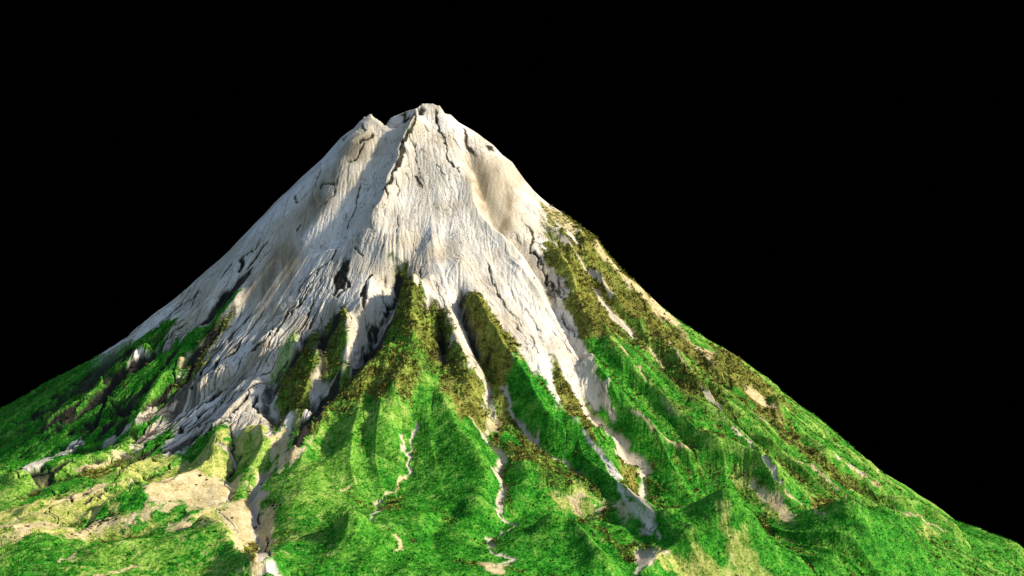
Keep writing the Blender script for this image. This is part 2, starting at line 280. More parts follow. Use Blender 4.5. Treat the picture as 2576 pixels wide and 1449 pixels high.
# ground cover: kind, softness, raggedness, outline on the ground; 'dark' also paints shaded left slopes
COVER=[
('rock',1,0.5,[(-100.8,-1),(-97.8,-7.6),(-99.6,-1),(-96.8,-7.3),(-96,-7.8),(-92.9,-8),(-88.1,-13.5),(-83.2,-17.2),(-79.5,-20.7),(-78.6,-16.6),(-76.4,-16.4),(-74.2,-16.4),(-70.6,-22.6),(-71.2,-25.6),(-73.9,-24.9),(-72.2,-27),(-67,-34.7),(-63.8,-36),(-62.5,-35.7),(-62.1,-42.4),(-63,-46.5),(-62.8,-48.6),(-63.9,-51.8),(-66.6,-53.7),(-68,-55.4),(-69.4,-57.2),(-72.3,-56.7),(-75.2,-56.3),(-77.5,-57.1),(-79.2,-57.9),(-77.7,-57.4),(-74.1,-57.8),(-70,-59.6),(-67.8,-57.3),(-66.1,-54.6),(-64.3,-55.3),(-65.3,-57.4),(-67.2,-59.5),(-69.4,-61.7),(-67,-72.1),(-66.6,-76),(-65.3,-76.8),(-66.3,-71.3),(-65.6,-65.1),(-62.9,-63.6),(-60.6,-60.6),(-58.6,-65.5),(-58.7,-68.7),(-59.9,-69.8),(-59.7,-73.4),(-55.8,-79.6),(-53,-82.4),(-52.1,-81.4),(-53.9,-73.8),(-50.6,-77.1),(-48.1,-77.4),(-46.2,-75.7),(-44.9,-73.6),(-43.8,-75.5),(-42.3,-79.8),(-41,-78),(-37.7,-79.5),(-33.7,-84.6),(-30.2,-85.7),(-27.2,-92.4),(-25.8,-94),(-28.8,-83.6),(-30.5,-82.1),(-30.6,-73.9),(-28.6,-73.2),(-26.6,-72.5),(-24.2,-70.7),(-22.3,-71.7),(-20.5,-72.4),(-18.9,-72.5),(-17.4,-71.9),(-15.2,-72.1),(-12.5,-75.8),(-15.2,-58.6),(-14.4,-55.5),(-13.6,-52.8),(-12.2,-50.7),(-10.8,-48.7),(-10.5,-45.8),(-10.3,-43),(-9.9,-41.1),(-11.3,-39.2),(-8.4,-38.2),(-6,-39.3),(-3.6,-42),(-1.7,-48.2),(-0.1,-49.7),(2.2,-52.5),(3.3,-55.8),(4.5,-59.6),(5.5,-62.3),(6.7,-65.7),(7.8,-68.3),(8.8,-70.3),(10.4,-71.5),(11.8,-71.6),(13.3,-72),(13.4,-76.3),(14.8,-75.6),(14.5,-73.9),(14.2,-70.2),(13.1,-69.5),(12.1,-68.6),(11,-63.3),(10,-58.8),(9.1,-56.7),(8.2,-54.3),(7.2,-51.8),(6.6,-48.3),(6.1,-47.2),(7,-46.1),(8.3,-45.9),(10.9,-46.7),(12.3,-51.5),(13.6,-54.4),(15,-54),(16.4,-54.4),(17.8,-55.3),(19.2,-57.3),(20.2,-60.4),(21.1,-62.9),(22.6,-64),(24.1,-65.9),(25.5,-67.9),(27,-69),(28.1,-73.4),(30.4,-74.5),(29.5,-71.8),(28.6,-69.9),(27.7,-67.6),(28.7,-69.9),(29.7,-71.7),(30.5,-72.2),(32.3,-66.9),(32.4,-64.8),(33.6,-65.6),(34.8,-65.8),(36,-65.9),(37.2,-66.1),(38.7,-67.3),(40.2,-66.4),(42.1,-65.4),(41.8,-65.1),(40.4,-63.3),(40.1,-63.1),(38.8,-61.6),(37.5,-60.2),(36.8,-51.7),(36.6,-49.7),(35.1,-48.3),(34.2,-46.3),(33.3,-44.4),(32.7,-41.7),(32.8,-39.5),(32.9,-37.2),(32.4,-34.4),(29.1,-32.6),(27.8,-30.8),(28.4,-28.5),(29,-23.3),(28.1,-20),(27.3,-16.4),(26.5,-12.2),(24.7,-9.2),(27.1,0.9),(29.4,1.1),(31.5,0.2),(33.8,0.8),(36,0.6)]),
('rock',1,0.4,[(29.5,-19.9),(30.6,-21.2),(31.8,-22.9),(32.9,-25),(34,-28.6),(31.8,-31.2),(30.8,-22.3),(29.1,-20.3)]),
('tan',2,0.5,[(26.3,-6.2),(30,-2.1),(33.1,0.1),(36.1,0.2),(37.5,-13.3),(38.7,-17.1),(37.3,-16.9),(36.1,-14.1),(34,-13.1),(31.8,-13.8),(29.4,-11.4),(27.3,-9.3)]),
('rock',1,0.2,[(25.8,-11.7),(28.3,-11.3),(30.5,-11.3),(32.6,-11.3),(35.4,-13.6),(35.9,-16.8),(37.2,-19.2),(35.8,-19.7),(34.3,-20.8),(33,-18.9),(31.6,-20.3),(34.3,-22.4),(36.3,-24.2),(39.1,-23.4),(41.1,-24.9),(39.8,-23.9),(38,-24.1),(36.2,-24.9),(35,-24.2),(33.9,-22.9),(31.6,-20.3),(29.5,-20.4),(28.2,-14.3)]),
('olive',2,0.5,[(29.1,-20.4),(31.5,-20.5),(33.9,-22.4),(36.3,-24.2),(38,-23.6),(39.8,-23.9),(41.8,-25.3),(44,-28),(44.9,-29.4),(41.7,-26.2),(38.9,-27.6),(39.6,-27.1),(41.6,-27.3),(43.6,-29.4),(45.8,-31.7),(48.2,-31.8),(50.1,-33.7),(51.4,-36.7),(52.9,-38.6),(54.5,-39.5),(56.2,-40),(57.5,-41.7),(58.9,-42.8),(60.2,-44.8),(60.6,-51),(61.6,-53),(62.7,-54.6),(63.7,-56.2),(64.8,-57.4),(63.1,-56.7),(61.4,-56),(59.8,-54.5),(58.1,-53.4),(56.3,-53.4),(53.5,-60.6),(51.9,-59.4),(50.6,-56.8),(49.4,-53.6),(48,-51.4),(46.5,-49.5),(46.9,-39),(46.5,-35.6),(44.5,-34.9),(43.3,-33.3),(42,-32),(39.4,-29.3),(38.3,-25.3),(36.2,-25.6),(34,-28.6),(32.4,-24.5),(30.5,-21.9)]),
('olive',3,0.6,[(27.9,-24.8),(30.4,-22.6),(32.4,-24.5),(34.6,-29.2),(36.8,-27.9),(38.8,-29.2),(41.3,-31.7),(42.2,-33.3),(43.1,-35),(44.8,-35.8),(46.4,-36.4),(48.1,-36.7),(49.7,-37.7),(47.2,-42.6),(44.9,-38.8),(41.4,-48.4),(38.9,-47.9),(36.9,-49.7),(35.1,-48.3),(34.2,-46.3),(33.3,-44.4),(32.7,-41.7),(32.8,-39.5),(32.9,-37.2),(32.4,-34.4),(29.1,-32.6),(27.4,-30.9),(27.7,-28.7)]),
('olive',3,0.6,[(26.8,-12.1),(29.4,-11.4),(32.3,-19.3),(36,-15),(37.5,-13.3),(37,-10),(40.4,-2.4),(41.1,-10.7),(42,-17),(44.4,-18),(48,-17.9),(49.3,-19.3),(50.3,-23),(55.8,-2),(55.1,-24.2),(57.3,-23.4),(60.7,-14),(61.1,-23.2),(62.6,-24.1),(67.9,-14.8),(71.5,-14.8),(74.4,-13.6),(78.6,-6),(82.5,-5.1),(85.1,-4.4),(87.7,-3.7),(88.1,-9.3),(88.9,-12.7),(90.3,-13.1),(85.6,-20.3),(80.1,-32),(84.9,-20.9),(88.5,-15.7),(87.5,-30.7),(94.1,-12.4),(96.6,-13.1),(92.3,-20.1),(86.7,-33.5),(87.4,-35.6),(88.2,-36.6),(90,-36.6),(91.1,-39.2),(87.5,-45.9),(86.1,-44.6),(85.3,-40.8),(84.1,-38.2),(82.7,-36.8),(80.8,-35.7),(78.9,-34.8),(76.8,-34.9),(74.8,-34.7),(72.9,-34),(74.9,-34.6),(77,-34.6),(74.4,-34.6),(71.4,-37.1),(70.7,-32.9),(69.6,-31.5),(68.4,-29.9),(65.4,-29.1),(60.8,-39.3),(58.6,-37.1),(56.5,-33.5),(53.4,-33.9),(50.8,-32.9),(48.2,-31.8),(47.1,-30.9),(46,-30.2),(44.9,-29.1),(43,-27.1),(39.8,-23.9),(38,-23.6),(36.3,-24.2),(34.4,-23.5),(32.6,-21.5),(30.9,-19.9),(28.9,-14.2)]),
('tan',2,0.3,[(41.1,-2.7),(43.1,-1.5),(44.3,-5.4),(47.1,-3),(49.9,-5.1),(53.7,3),(57.6,3.9),(60.4,4.8),(63.2,5.4),(64.9,5.4),(66.4,3),(66.8,-9.3),(64.9,-10.1),(60.8,-21),(57.3,-23.4),(54.8,-23.8),(56.3,-1.3),(53.9,-8.9),(50.3,-23),(49.3,-19),(48,-17.9),(44.4,-18),(42,-17)]),
('tan',2,0.3,[(65.8,4.9),(64.8,-10.8),(64,-23.7),(68.9,-15),(73.5,-14),(72.6,-29.8),(73.7,-31.3),(71.1,-30.1),(69.1,-25.3),(65.8,-24),(62.6,-24.1)]),
('brush',3,0.8,[(39.9,-52),(41.5,-50.8),(43.1,-49),(45.7,-37.1),(48.8,-32.6),(51.5,-32.2),(53.4,-33.9),(55.9,-33.3),(57.8,-36.8),(59.5,-39.1),(61.3,-41.1),(63.3,-42.4),(65.6,-41.7),(68.9,-36.7),(71.2,-38.2),(72.8,-38.9),(74,-41.9),(75.3,-43.6),(76.8,-44.9),(74,-46.4),(71.4,-47.3),(67.6,-54.7),(65.2,-54.7),(63.7,-53.9),(62.3,-52.5),(61,-50.7),(60.2,-44.8),(58.8,-42.8),(57.3,-41.4),(55.8,-40.4),(54,-40.7),(52.4,-40.5),(50.8,-39.5),(47.5,-39.1),(45.9,-42),(42.5,-51.8)]),
('green',3,0.8,[(38.2,-48.3),(40.8,-48.2),(42.4,-50.5),(44,-53.2),(46.1,-54.6),(47.5,-56.3),(48.9,-57.8),(51.1,-59.2),(53.3,-60.7),(54.6,-61.7),(55.8,-62.7),(57,-64.1),(58.1,-65.5),(59.3,-66.9),(60.4,-68.7),(61.4,-70.7),(62.4,-72.8),(60.5,-72.2),(58.8,-70),(56.6,-71.8),(54.6,-71.4),(52.6,-71.5),(50.6,-71.2),(48.7,-70.6),(46.8,-70),(44.9,-68.9),(43.8,-67.3),(42.6,-66.3),(41.5,-65.4),(40.3,-64.4),(40.1,-62.7),(38.5,-60.9),(37,-58.4),(37.8,-51.2),(38.2,-50)]),
('green',3,0.8,[(46.6,-42.3),(49.6,-38.8),(53,-38.2),(54.2,-39.4),(55.5,-39.6),(56.7,-40.9),(58.5,-42.4),(60.2,-44.8),(60.6,-51),(61.6,-53),(62.7,-54.6),(63.7,-56.2),(64.8,-57.4),(62.8,-57.1),(60.7,-56.8),(57.5,-64),(56.2,-62.6),(54.7,-61.6),(53.3,-60.6),(51.9,-59.4),(49.9,-57.1),(47.8,-56.3),(46.5,-50.3)]),
('green',2,0.6,[(48.8,-31.8),(51.8,-32.2),(54.2,-33.1),(55.1,-33.7),(52.7,-34.1),(50.1,-32.9)]),
('path',1,0.15,[(39.6,-26.8),(41.7,-27.1),(41.8,-29.9),(43.5,-30.1),(45.4,-32.5),(47.4,-32.9),(50,-33.9),(50.2,-37),(47.8,-36),(46.1,-36),(44.4,-35.7),(43.2,-33.7),(41.3,-32.6),(40.1,-29.9)]),
('brush',2,0.8,[(59.6,-41.7),(62,-42.5),(64.6,-41.8),(68.8,-32.2),(70.3,-33.5),(71.3,-37.7),(72.9,-38.2),(74.5,-39),(72.2,-39.3),(68.9,-45.6),(66.5,-46.3),(64.6,-46.2),(62.7,-45.8),(61.1,-43.8)]),
('olive',2,0.5,[(28,-57.7),(29.2,-59.2),(30.9,-62.6),(33,-64.7),(33.9,-65.4),(34.8,-65.8),(35.7,-71.4),(38.5,-73.3),(35.5,-83.3),(32.7,-82.2),(31.6,-77.2),(30.5,-74.5),(29.7,-71.7),(29.2,-68.2),(28.3,-67.1),(28.4,-63.8),(28.2,-60.8)]),
('brush',2,0.7,[(-11.3,-39.2),(-8.4,-38.2),(-6.2,-39.3),(-4.2,-50.4),(-2.3,-50.4),(-2.3,-54.2),(-0,-51.3),(2.2,-52.5),(3.8,-57.7),(5.5,-62.4),(7.2,-67),(9.1,-70.2),(10.9,-70.3),(12.1,-71.3),(13.3,-72),(13.4,-75.2),(10.6,-79.9),(9.3,-79.4),(7.9,-78.4),(6.5,-76.7),(3.5,-75.7),(1.5,-77),(-0.2,-79),(-2,-80.5),(-3.7,-82.6),(-5.4,-84.8),(-7.2,-85.2),(-9.2,-84.5),(-11.6,-81.6),(-13.5,-84.3),(-15.8,-84.7),(-17.7,-85.3),(-19.5,-86.4),(-20.8,-89.2),(-22.9,-90.6),(-25.2,-90.8),(-25.3,-84.4),(-24.6,-82.4),(-24.3,-72.1),(-22.3,-71.7),(-20.5,-72.9),(-18.9,-72.5),(-17.4,-72.1),(-15.1,-71.7),(-12.2,-75.2),(-12.5,-61.6),(-11,-62.3),(-10.4,-60.6),(-9.8,-58.1),(-10,-49.1),(-9.5,-45.6),(-8.5,-41.7),(-9.6,-39.9)]),
('dark',3,0.6,[(-11.3,-39.2),(-7.8,-38.5),(-7.8,-39.6),(-7.9,-41.1),(-8.3,-42.7),(-7.5,-56.1),(-8.6,-57.9),(-9.7,-59.8),(-10.6,-63.1),(-11.2,-74.3),(-12.7,-75.9),(-14.8,-73.6),(-17.3,-72.6),(-19.7,-72.5),(-18,-80.5),(-20.1,-78.4),(-20.7,-85.3),(-21.9,-87),(-23,-88.8),(-23.3,-90.8),(-24.4,-93.5),(-23.3,-94),(-25.9,-93.8),(-25.7,-91.4),(-26.3,-84.4),(-26.4,-84),(-25.4,-83.7),(-24.6,-82),(-25,-72.8),(-24.2,-70.7),(-21.5,-73),(-19.4,-72.5),(-17.4,-71.9),(-16.5,-64.2),(-15,-60),(-15,-57),(-14.1,-53.5),(-13.7,-51.9),(-13.2,-50),(-11.4,-49),(-11,-46.2),(-10.7,-43.1),(-9.6,-40.4)]),  # central ridge's left side, its shade painted into the cover
('rock',1,0.4,[(-11.9,-50.5),(-10.8,-48.7),(-9.2,-44.9),(-8.9,-55.2),(-9.6,-57),(-10.6,-57.1),(-13.5,-54.1),(-14.3,-55.4),(-13,-52.4)]),
('olive',3,0.6,[(3.5,-75.7),(6.4,-74.9),(8.4,-73.9),(10.4,-72.6),(12.7,-71.3),(13,-73.1),(13.4,-75.2),(14.8,-76),(12.4,-83),(14.1,-83.8),(12.4,-84),(10.7,-84.5),(8.8,-84.5),(6.8,-84.3),(5.3,-83.3),(3.8,-81.7)]),
('lime',8,1.2,[(-11.2,-85.2),(-8.9,-86.8),(-6.9,-86.5),(-5,-84.9),(-3.3,-82.8),(-1.6,-80.8),(0.1,-79.8),(1.9,-78.5),(4,-80.3),(6,-80.3),(7,-82.3),(7.9,-83.9),(7,-88.2),(5.4,-86.7),(3.7,-84.7),(2.1,-83.3),(0.4,-82),(-0.9,-83.6),(-2.1,-85.4),(-3.4,-86.8),(-4.6,-89.2),(-6.1,-92.8),(-7.8,-93.8),(-9.6,-93.9),(-11.8,-93.8),(-13.8,-95.3),(-16.7,-88.6),(-18.9,-86.4),(-17.4,-84.8),(-15.9,-83.3),(-13.5,-84.4)]),
('brush',2,0.5,[(-22.2,-47),(-19.6,-55.7),(-18.8,-59.3),(-18.3,-61),(-18.8,-63.1),(-18.6,-65.1),(-17.6,-65.7),(-19.3,-71),(-22.5,-66.1),(-23.4,-68.3),(-24.8,-68.5),(-24.9,-67),(-24.9,-65.4),(-25.2,-63.4),(-26.5,-49.1),(-25.8,-47.3),(-24.2,-46.6)]),
('dark',2,0.4,[(-23.9,-46.5),(-22.5,-47.3),(-20.8,-56.7),(-21.7,-57.4),(-23.9,-55.5),(-23.9,-57.7),(-23.4,-63.3),(-23.7,-65.7),(-24.1,-67.4),(-24.4,-69.1),(-25.2,-67.8),(-25.3,-65.9),(-25.5,-63.5),(-27,-51.3),(-26.9,-48.7),(-25.4,-49.7),(-23.5,-51.9),(-23.8,-48.2)]),
('brush',2,0.6,[(-27,-50.2),(-25.5,-63.5),(-25.3,-66.8),(-25.5,-69.8),(-26.3,-72.2),(-25.9,-73.3),(-25.4,-83.1),(-26.4,-84),(-28.9,-84.3),(-26,-92.7),(-29.5,-86),(-31.1,-83),(-34.5,-72),(-34.7,-69.4),(-34.7,-67.5),(-37.1,-61.9),(-34.1,-64.1),(-33.4,-62.7),(-33,-59.9),(-32.4,-55.5),(-31.5,-52),(-29.5,-52.2),(-28.3,-50.1)]),
('dark',2,0.4,[(-30.8,-50.2),(-29.5,-52.2),(-30.2,-57.8),(-31.6,-62.4),(-32.7,-64),(-34.1,-64.1),(-35.1,-66.9),(-37.1,-61.9),(-36,-60.2),(-34.7,-59.1),(-33.1,-57.4),(-32,-52.8)]),
('lime',2,0.5,[(-33.2,-49),(-32.6,-51.3),(-33.4,-55.7),(-33.7,-57.9),(-34.1,-64.1),(-37,-59),(-36.8,-56.1),(-35.8,-54.7),(-35.1,-51.1)]),
('rock',1,0.2,[(-25.6,-66.8),(-24.8,-66.5),(-24.7,-69),(-24.1,-69.7),(-22.7,-68),(-21.2,-66.6),(-20,-70.7),(-21.5,-70.8),(-22.5,-72.1),(-24.3,-70.3),(-24.2,-72.8),(-24.3,-82.9),(-26.4,-84),(-27,-84),(-25.8,-83.3),(-26,-74.8),(-26.3,-72.4),(-25.5,-69.9),(-25.5,-68.5)]),
('dark',1,0.3,[(-25.6,-39),(-24.7,-37.5),(-24,-35.8),(-22,-35),(-21.8,-39.6),(-21,-43.4),(-22.2,-41.9),(-24.3,-43.4),(-25.7,-40.6)]),
('dark',1,0.3,[(-16.7,-44.1),(-15.9,-48.5),(-16.2,-51.2),(-18.5,-48.4),(-17.6,-46.3)]),
('dark',1,0.3,[(-12.1,-41.2),(-12.1,-44.5),(-12.6,-44.3),(-12.7,-42.3)]),
('olive',2,0.6,[(8.3,-45.9),(9.9,-45.5),(11.6,-47.3),(13.6,-53.1),(14.9,-55.5),(17.1,-53.8),(18.6,-54.5),(19.4,-56.3),(19.2,-58.3),(21.1,-62.4),(18,-67.6),(18,-68.7),(18,-70),(18,-71),(16.9,-72.8),(18.4,-74.6),(19.8,-76.4),(21.8,-78.8),(23.8,-81.2),(21.7,-79.3),(19.6,-78.6),(21.3,-79.4),(23,-80.8),(24.7,-82.3),(26.4,-83.6),(23.6,-82),(23,-80.9),(21.2,-78.9),(19.3,-77.1),(17.5,-75.9),(14.3,-76.8),(15,-74.8),(15.7,-72.8),(14.8,-74.3),(14.5,-69.6),(13.3,-69.5),(12.1,-68.6),(11.3,-62.7),(10.3,-58.8),(9.3,-56.7),(8.3,-54.7),(7.2,-51.5),(6.6,-48.1),(6.1,-46.6),(7,-46.1)]),
('dark',2,0.4,[(7,-44.5),(8,-45.7),(7.1,-48),(8,-51.8),(8.9,-54.7),(10.6,-58.4),(11.2,-60.5),(11.9,-64.2),(10.9,-69.4),(10.2,-66.1),(9.4,-60.7),(8.4,-56.8),(7.2,-52.3),(6.1,-47.6),(6.4,-46.6),(6.7,-45.6)]),
('dark',2,0.4,[(13.1,-61.6),(14,-62.4),(14.1,-64.2),(13.1,-63.5)]),
('dark',2,0.4,[(2.2,-55.7),(3.2,-59.5),(3.6,-61.6),(4.3,-68.2),(5.3,-70.7),(3.9,-72),(2.5,-68.6),(2.2,-64.2),(2,-60.8)]),
('green',2,0.6,[(21.1,-62.4),(22.9,-64.1),(25,-65.7),(27,-68),(28,-72.8),(30.4,-74.5),(31.4,-77.5),(32.4,-82.3),(33.5,-83),(32.7,-82.2),(34.1,-82.6),(35.4,-84.3),(36.8,-85.7),(38.1,-87.2),(38.3,-91.8),(39.1,-95.4),(40,-97.6),(40.9,-99.8),(41.7,-102.9),(39.4,-98.4),(37.8,-96.4),(36.1,-94.1),(34.4,-92.3),(32.9,-89.4),(31.4,-87.1),(29.7,-86.5),(28.1,-85.4),(26.6,-84.4),(25,-83),(24.5,-80.6),(23.7,-78.8),(23,-77.3),(22.2,-75.3),(20.9,-73.1),(19.6,-71.4),(20.1,-73.3),(20.7,-75.4),(19.4,-72.8),(18,-70.7),(18,-68.2)]),
('brush',3,0.8,[(14.7,-83),(15.4,-76.3),(16.3,-74.9),(18.1,-75.8),(20.4,-78.4),(21.8,-80.2),(23.2,-82.2),(24.6,-84.2),(26.7,-86.3),(28.7,-88.8),(25.8,-92.9),(23.9,-98.7),(22.1,-99),(20.3,-98.3),(17.3,-91.1),(16.4,-88.6),(14.7,-85.6)]),
('green',3,0.6,[(16.3,-78.8),(19,-80.1),(20.3,-82.5),(21.6,-84.9),(22.9,-87.3),(22,-90.2),(19.8,-88.8),(17.6,-87.3),(15.6,-85.4)]),
('yellow',8,1.4,[(17.6,-92.1),(19.4,-98),(21.2,-99.2),(23,-99.4),(24.8,-99),(26.5,-98.8),(28.6,-92.3),(30.4,-93),(32.2,-93.9),(34,-95),(35.4,-98.1),(36.7,-100.8),(38.1,-103.4),(36.5,-101.5),(34.8,-100.1),(33.2,-98),(31.5,-95.9),(33.2,-99.2),(34.9,-101.3),(36.4,-102.8),(37.8,-105.5),(39,-109.9),(36.1,-108),(34.5,-104.7),(32.7,-104),(31.2,-103.6),(29.8,-102.9),(27.9,-102.2),(25.9,-101.5),(24.2,-101.1),(22.6,-100.8),(20.9,-99.9),(19.3,-98.4)]),
('brush',3,1.2,[(19.2,-88.2),(21.5,-89.7),(23.7,-90.8),(25.9,-91.1),(27.7,-90.8),(29.6,-90.8),(31.4,-91.2),(28.3,-99.5),(26.3,-99.7),(24.3,-99.8),(22.3,-99.8),(20.3,-98.8),(19.8,-91.4)]),
('brush',5,1,[(17.9,-85.5),(19.7,-85.7),(21.6,-85.5),(23.5,-84.7),(25.4,-85.5),(27.2,-87.2),(29.1,-88.4),(27.1,-90.3),(25.2,-92.3),(23.3,-98.3),(21.5,-98.2),(19.7,-91.7),(17.9,-89.6),(17.9,-87.6)]),
('tan',3,0.8,[(26.7,-100.4),(28.7,-100.1),(30.8,-98.8),(32.6,-100.4),(34.4,-101.7),(35.8,-102.3),(37.1,-103.6),(38.3,-105.6),(39.6,-109.1),(38,-106.6),(36.3,-104.7),(34.5,-103.6),(32.7,-102.6),(31,-102.1),(29.3,-101.5)]),
('tan',5,0.8,[(40.8,-101.5),(42.9,-106.7),(44.1,-109.9),(45.5,-111.3),(46.8,-113.2),(45.2,-111.6),(43.5,-111.3),(41.3,-107.9),(39,-103.7)]),
('olive',2,0.4,[(41.2,-84.4),(44.1,-77.4),(46.8,-74.3),(47.4,-77.6),(46.7,-81.4),(42.3,-102.2),(41,-98.3),(43.1,-85.8),(41.3,-88.9)]),
('path',1,0.15,[(37.2,-66.1),(38.7,-67.3),(41,-68.2),(42.5,-69.3),(43.7,-69),(44.7,-70.8),(46.4,-71.7),(45.2,-72.1),(45.8,-72.8),(48.6,-73.8),(50.6,-75.2),(49.9,-76),(48.3,-77.2),(48.7,-79.2),(45,-108.2),(46.1,-109.9),(46.8,-111.4),(46.2,-111.7),(44.6,-110.6),(45.2,-109.6),(44,-108.5),(42,-102.2),(46.7,-81.8),(47.9,-78.1),(46.7,-78.3),(48,-74.6),(45.3,-77.3),(41.7,-81.2),(42.2,-72),(41.1,-71.2),(38.2,-74.1),(35.7,-71.4),(34.9,-69.2),(34.1,-67.1),(34.9,-63.9),(36.1,-64.8)]),
('rock',1,0.2,[(27.7,-67.6),(29.2,-68.7),(29.7,-72.3),(30.7,-75.2),(32.7,-82.2),(34.9,-83.2),(36.3,-84.8),(37.6,-86.2),(38.3,-88.3),(40,-90.9),(40.6,-94.4),(42.9,-87.1),(40.5,-98),(42,-102.2),(42.9,-106.5),(43.9,-109),(45,-110.6),(46.1,-111.5),(47.1,-113.2),(45.3,-113.4),(43.2,-111.7),(44.9,-112),(43.5,-110.7),(42.2,-108.6),(41.6,-103.6),(41,-100.4),(40.3,-98.1),(39.3,-95.4),(38.4,-90.7),(37.2,-87.5),(35.9,-85.5),(34.9,-83.9),(33.8,-82.5),(32.1,-81.6),(30.7,-74.7),(29.4,-71.7),(27.9,-70.2)]),
('rock',1,0.2,[(46.8,-113.4),(47.3,-115.8),(46.9,-115.6),(46.6,-113.8)]),
('path',1,0.2,[(41.8,-117.9),(43.2,-116.4),(44.8,-117.6),(46.4,-118.7),(48.5,-120.2),(45.4,-124.9),(43.1,-128.4),(41,-130.1),(40.6,-129.8),(41.6,-127)]),
('tan',2,0.3,[(13.3,-136.6),(15.6,-136.1),(17.3,-135.7),(19,-135.4),(17.8,-137.2),(18.1,-141.6),(15.7,-143.2)]),
('yellow',6,1.5,[(45.8,-123.7),(48,-120.6),(50,-120),(51.8,-120.2),(53.7,-120),(55.5,-120.1),(57.4,-119.7),(59.3,-119.4),(61.2,-119.3),(63.1,-119),(65.1,-118.8),(66.9,-118.7),(68.9,-118.6),(70.9,-118.1),(73.1,-116.8),(76,-115.5),(73.7,-117.6),(71.7,-119.1),(69.8,-120),(68,-120.7),(66.3,-121.1),(64.5,-121.7),(62.7,-122.4),(60.9,-123.3),(59.1,-124.3),(57.4,-124.8),(55.8,-124.8),(54.2,-125),(52.4,-124.4),(50.6,-124.2),(48.7,-125.1),(46.8,-125.9)]),
('yellow',6,0.8,[(65.2,-73.9),(67.2,-74.2),(69.2,-74.2),(71.1,-74.7),(72.5,-75.6),(73.8,-76.8),(75.2,-78.1),(76.8,-79.9),(78.5,-81.6),(79.5,-82.6),(78.9,-89.7),(78.9,-94.4),(76.9,-92.9),(75,-91.1),(75.1,-84.5),(74.1,-82),(73,-80.2),(71.8,-78.4),(70.5,-77),(69.1,-76),(67.8,-75.5),(66.5,-74.9)]),
('tan',4,0.6,[(71,-75.2),(72.9,-76.6),(74.9,-78.1),(76.4,-79.9),(78,-81.2),(79.2,-83.4),(78.5,-92.8),(76.4,-92.4),(76.8,-85.1),(76,-82.6),(74.7,-80.7),(73.3,-78.7),(72.2,-77)]),
('tan',2,0.3,[(53,-60.6),(54.7,-61.9),(56.4,-63.1),(57.5,-64.4),(55.8,-63.4),(54.1,-61.7)]),
('brush',4,0.8,[(57.4,-53.5),(58.9,-54.2),(60.3,-55.7),(61.7,-57),(64.9,-57),(62.3,-69.2),(61.1,-67.5),(59.8,-65.8),(58.6,-64.3),(58.7,-54.3)]),
('tan',2,0.3,[(79.1,-33.9),(81.9,-31.8),(85.7,-25.4),(85.8,-33.3),(87.1,-35.4),(84.5,-34.4),(81.8,-34.2)]),
('tan',3,0.5,[(80.4,-36.4),(82.7,-36.8),(82.7,-43),(80.8,-42.5)]),
('brush',4,0.8,[(82.7,-36.8),(85.2,-37.8),(87.9,-38.3),(90.8,-40.2),(92.9,-41.4),(94.9,-43),(96.9,-44.8),(99.4,-45),(102.4,-43.7),(105.3,-42.6),(107.5,-42),(109.4,-42.5),(112,-41.8),(114,-43.1),(116.1,-44.1),(118.3,-44.6),(115,-44.4),(112.9,-43.8),(110.4,-44.5),(107.2,-47.6),(105.2,-46.9),(100.6,-54.9),(98.4,-54.9),(96.4,-54.3),(94.1,-54.6),(92.1,-54),(91.9,-45.7),(89.9,-44.5),(87.9,-45.1),(86,-45.2),(84.5,-44),(84,-38.8)]),
('olive',3,0.7,[(90.1,-8.5),(94.8,-4.1),(96.1,-8.4),(92.1,-19.4),(86.8,-31.3),(87,-19.6),(82.3,-29.8),(79.5,-31.6),(85.4,-16.3)]),
('tan',3,0.5,[(100.9,-41.7),(106.2,-33.3),(108.7,-33.6),(111.3,-33.8),(113.5,-33.6),(115.8,-33),(114.7,-34.3),(112.6,-34.5),(110.4,-34.5),(106.2,-40.2),(103.5,-41.3)]),
('tan',3,0.4,[(118.3,-10.7),(120.7,-10.4),(126.3,-0.4),(121.3,-11),(119.8,-10.8)]),
('tan',3,0.4,[(93.2,-55),(95.4,-55.3),(95.3,-55.7),(93.7,-55.5)]),
('olive',3,0.5,[(85,-77.3),(90.8,-63.7),(93.9,-60.3),(85.2,-94.9),(84.2,-90.2)]),
('yellow',6,0.8,[(97.9,-57.1),(89.4,-94.3),(91.3,-93.6),(103.3,-60.6),(89.6,-95.6),(88.9,-93.1)]),
('lime',2,0.5,[(87.2,-96.4),(88.8,-96.6),(88.4,-97.3),(87.3,-97)]),
('lime',3,0.6,[(97.6,-91.5),(101.6,-88),(100.8,-90.7),(98.6,-93)]),
('lime',2,0.5,[(85.7,-99.2),(88,-98.7),(86.9,-100.2),(85.3,-100.1)]),
('yellow',5,0.8,[(106,-83.6),(122.1,-45.4),(125.4,-43.8),(127.1,-44.8),(123.7,-47),(107.2,-85.4)]),
('dark',1,0.3,[(-50.1,-22.2),(-49.5,-23.5),(-51.2,-25.2),(-53.2,-26.2),(-55.1,-28.4),(-57.8,-29.1),(-60.3,-30.1),(-64.1,-30.5),(-62.1,-28.5),(-60.3,-24.5),(-58.8,-23.4),(-57.3,-22.1),(-55.2,-20.3),(-52.5,-21.7)]),
('green',1,0.4,[(-52.5,-25.9),(-51.4,-30.9),(-53.4,-32.9),(-55,-33.6),(-56.5,-34.6),(-58.8,-36.5),(-60.7,-37),(-63.1,-36),(-62.1,-42.4),(-65.9,-38.9),(-70.5,-32.6),(-70,-27.7),(-67.7,-28.4),(-65.5,-29.4),(-62.7,-31),(-60.6,-30.5),(-58.8,-29.3),(-56.8,-28.7),(-55.3,-27.8),(-53.8,-27.3)]),
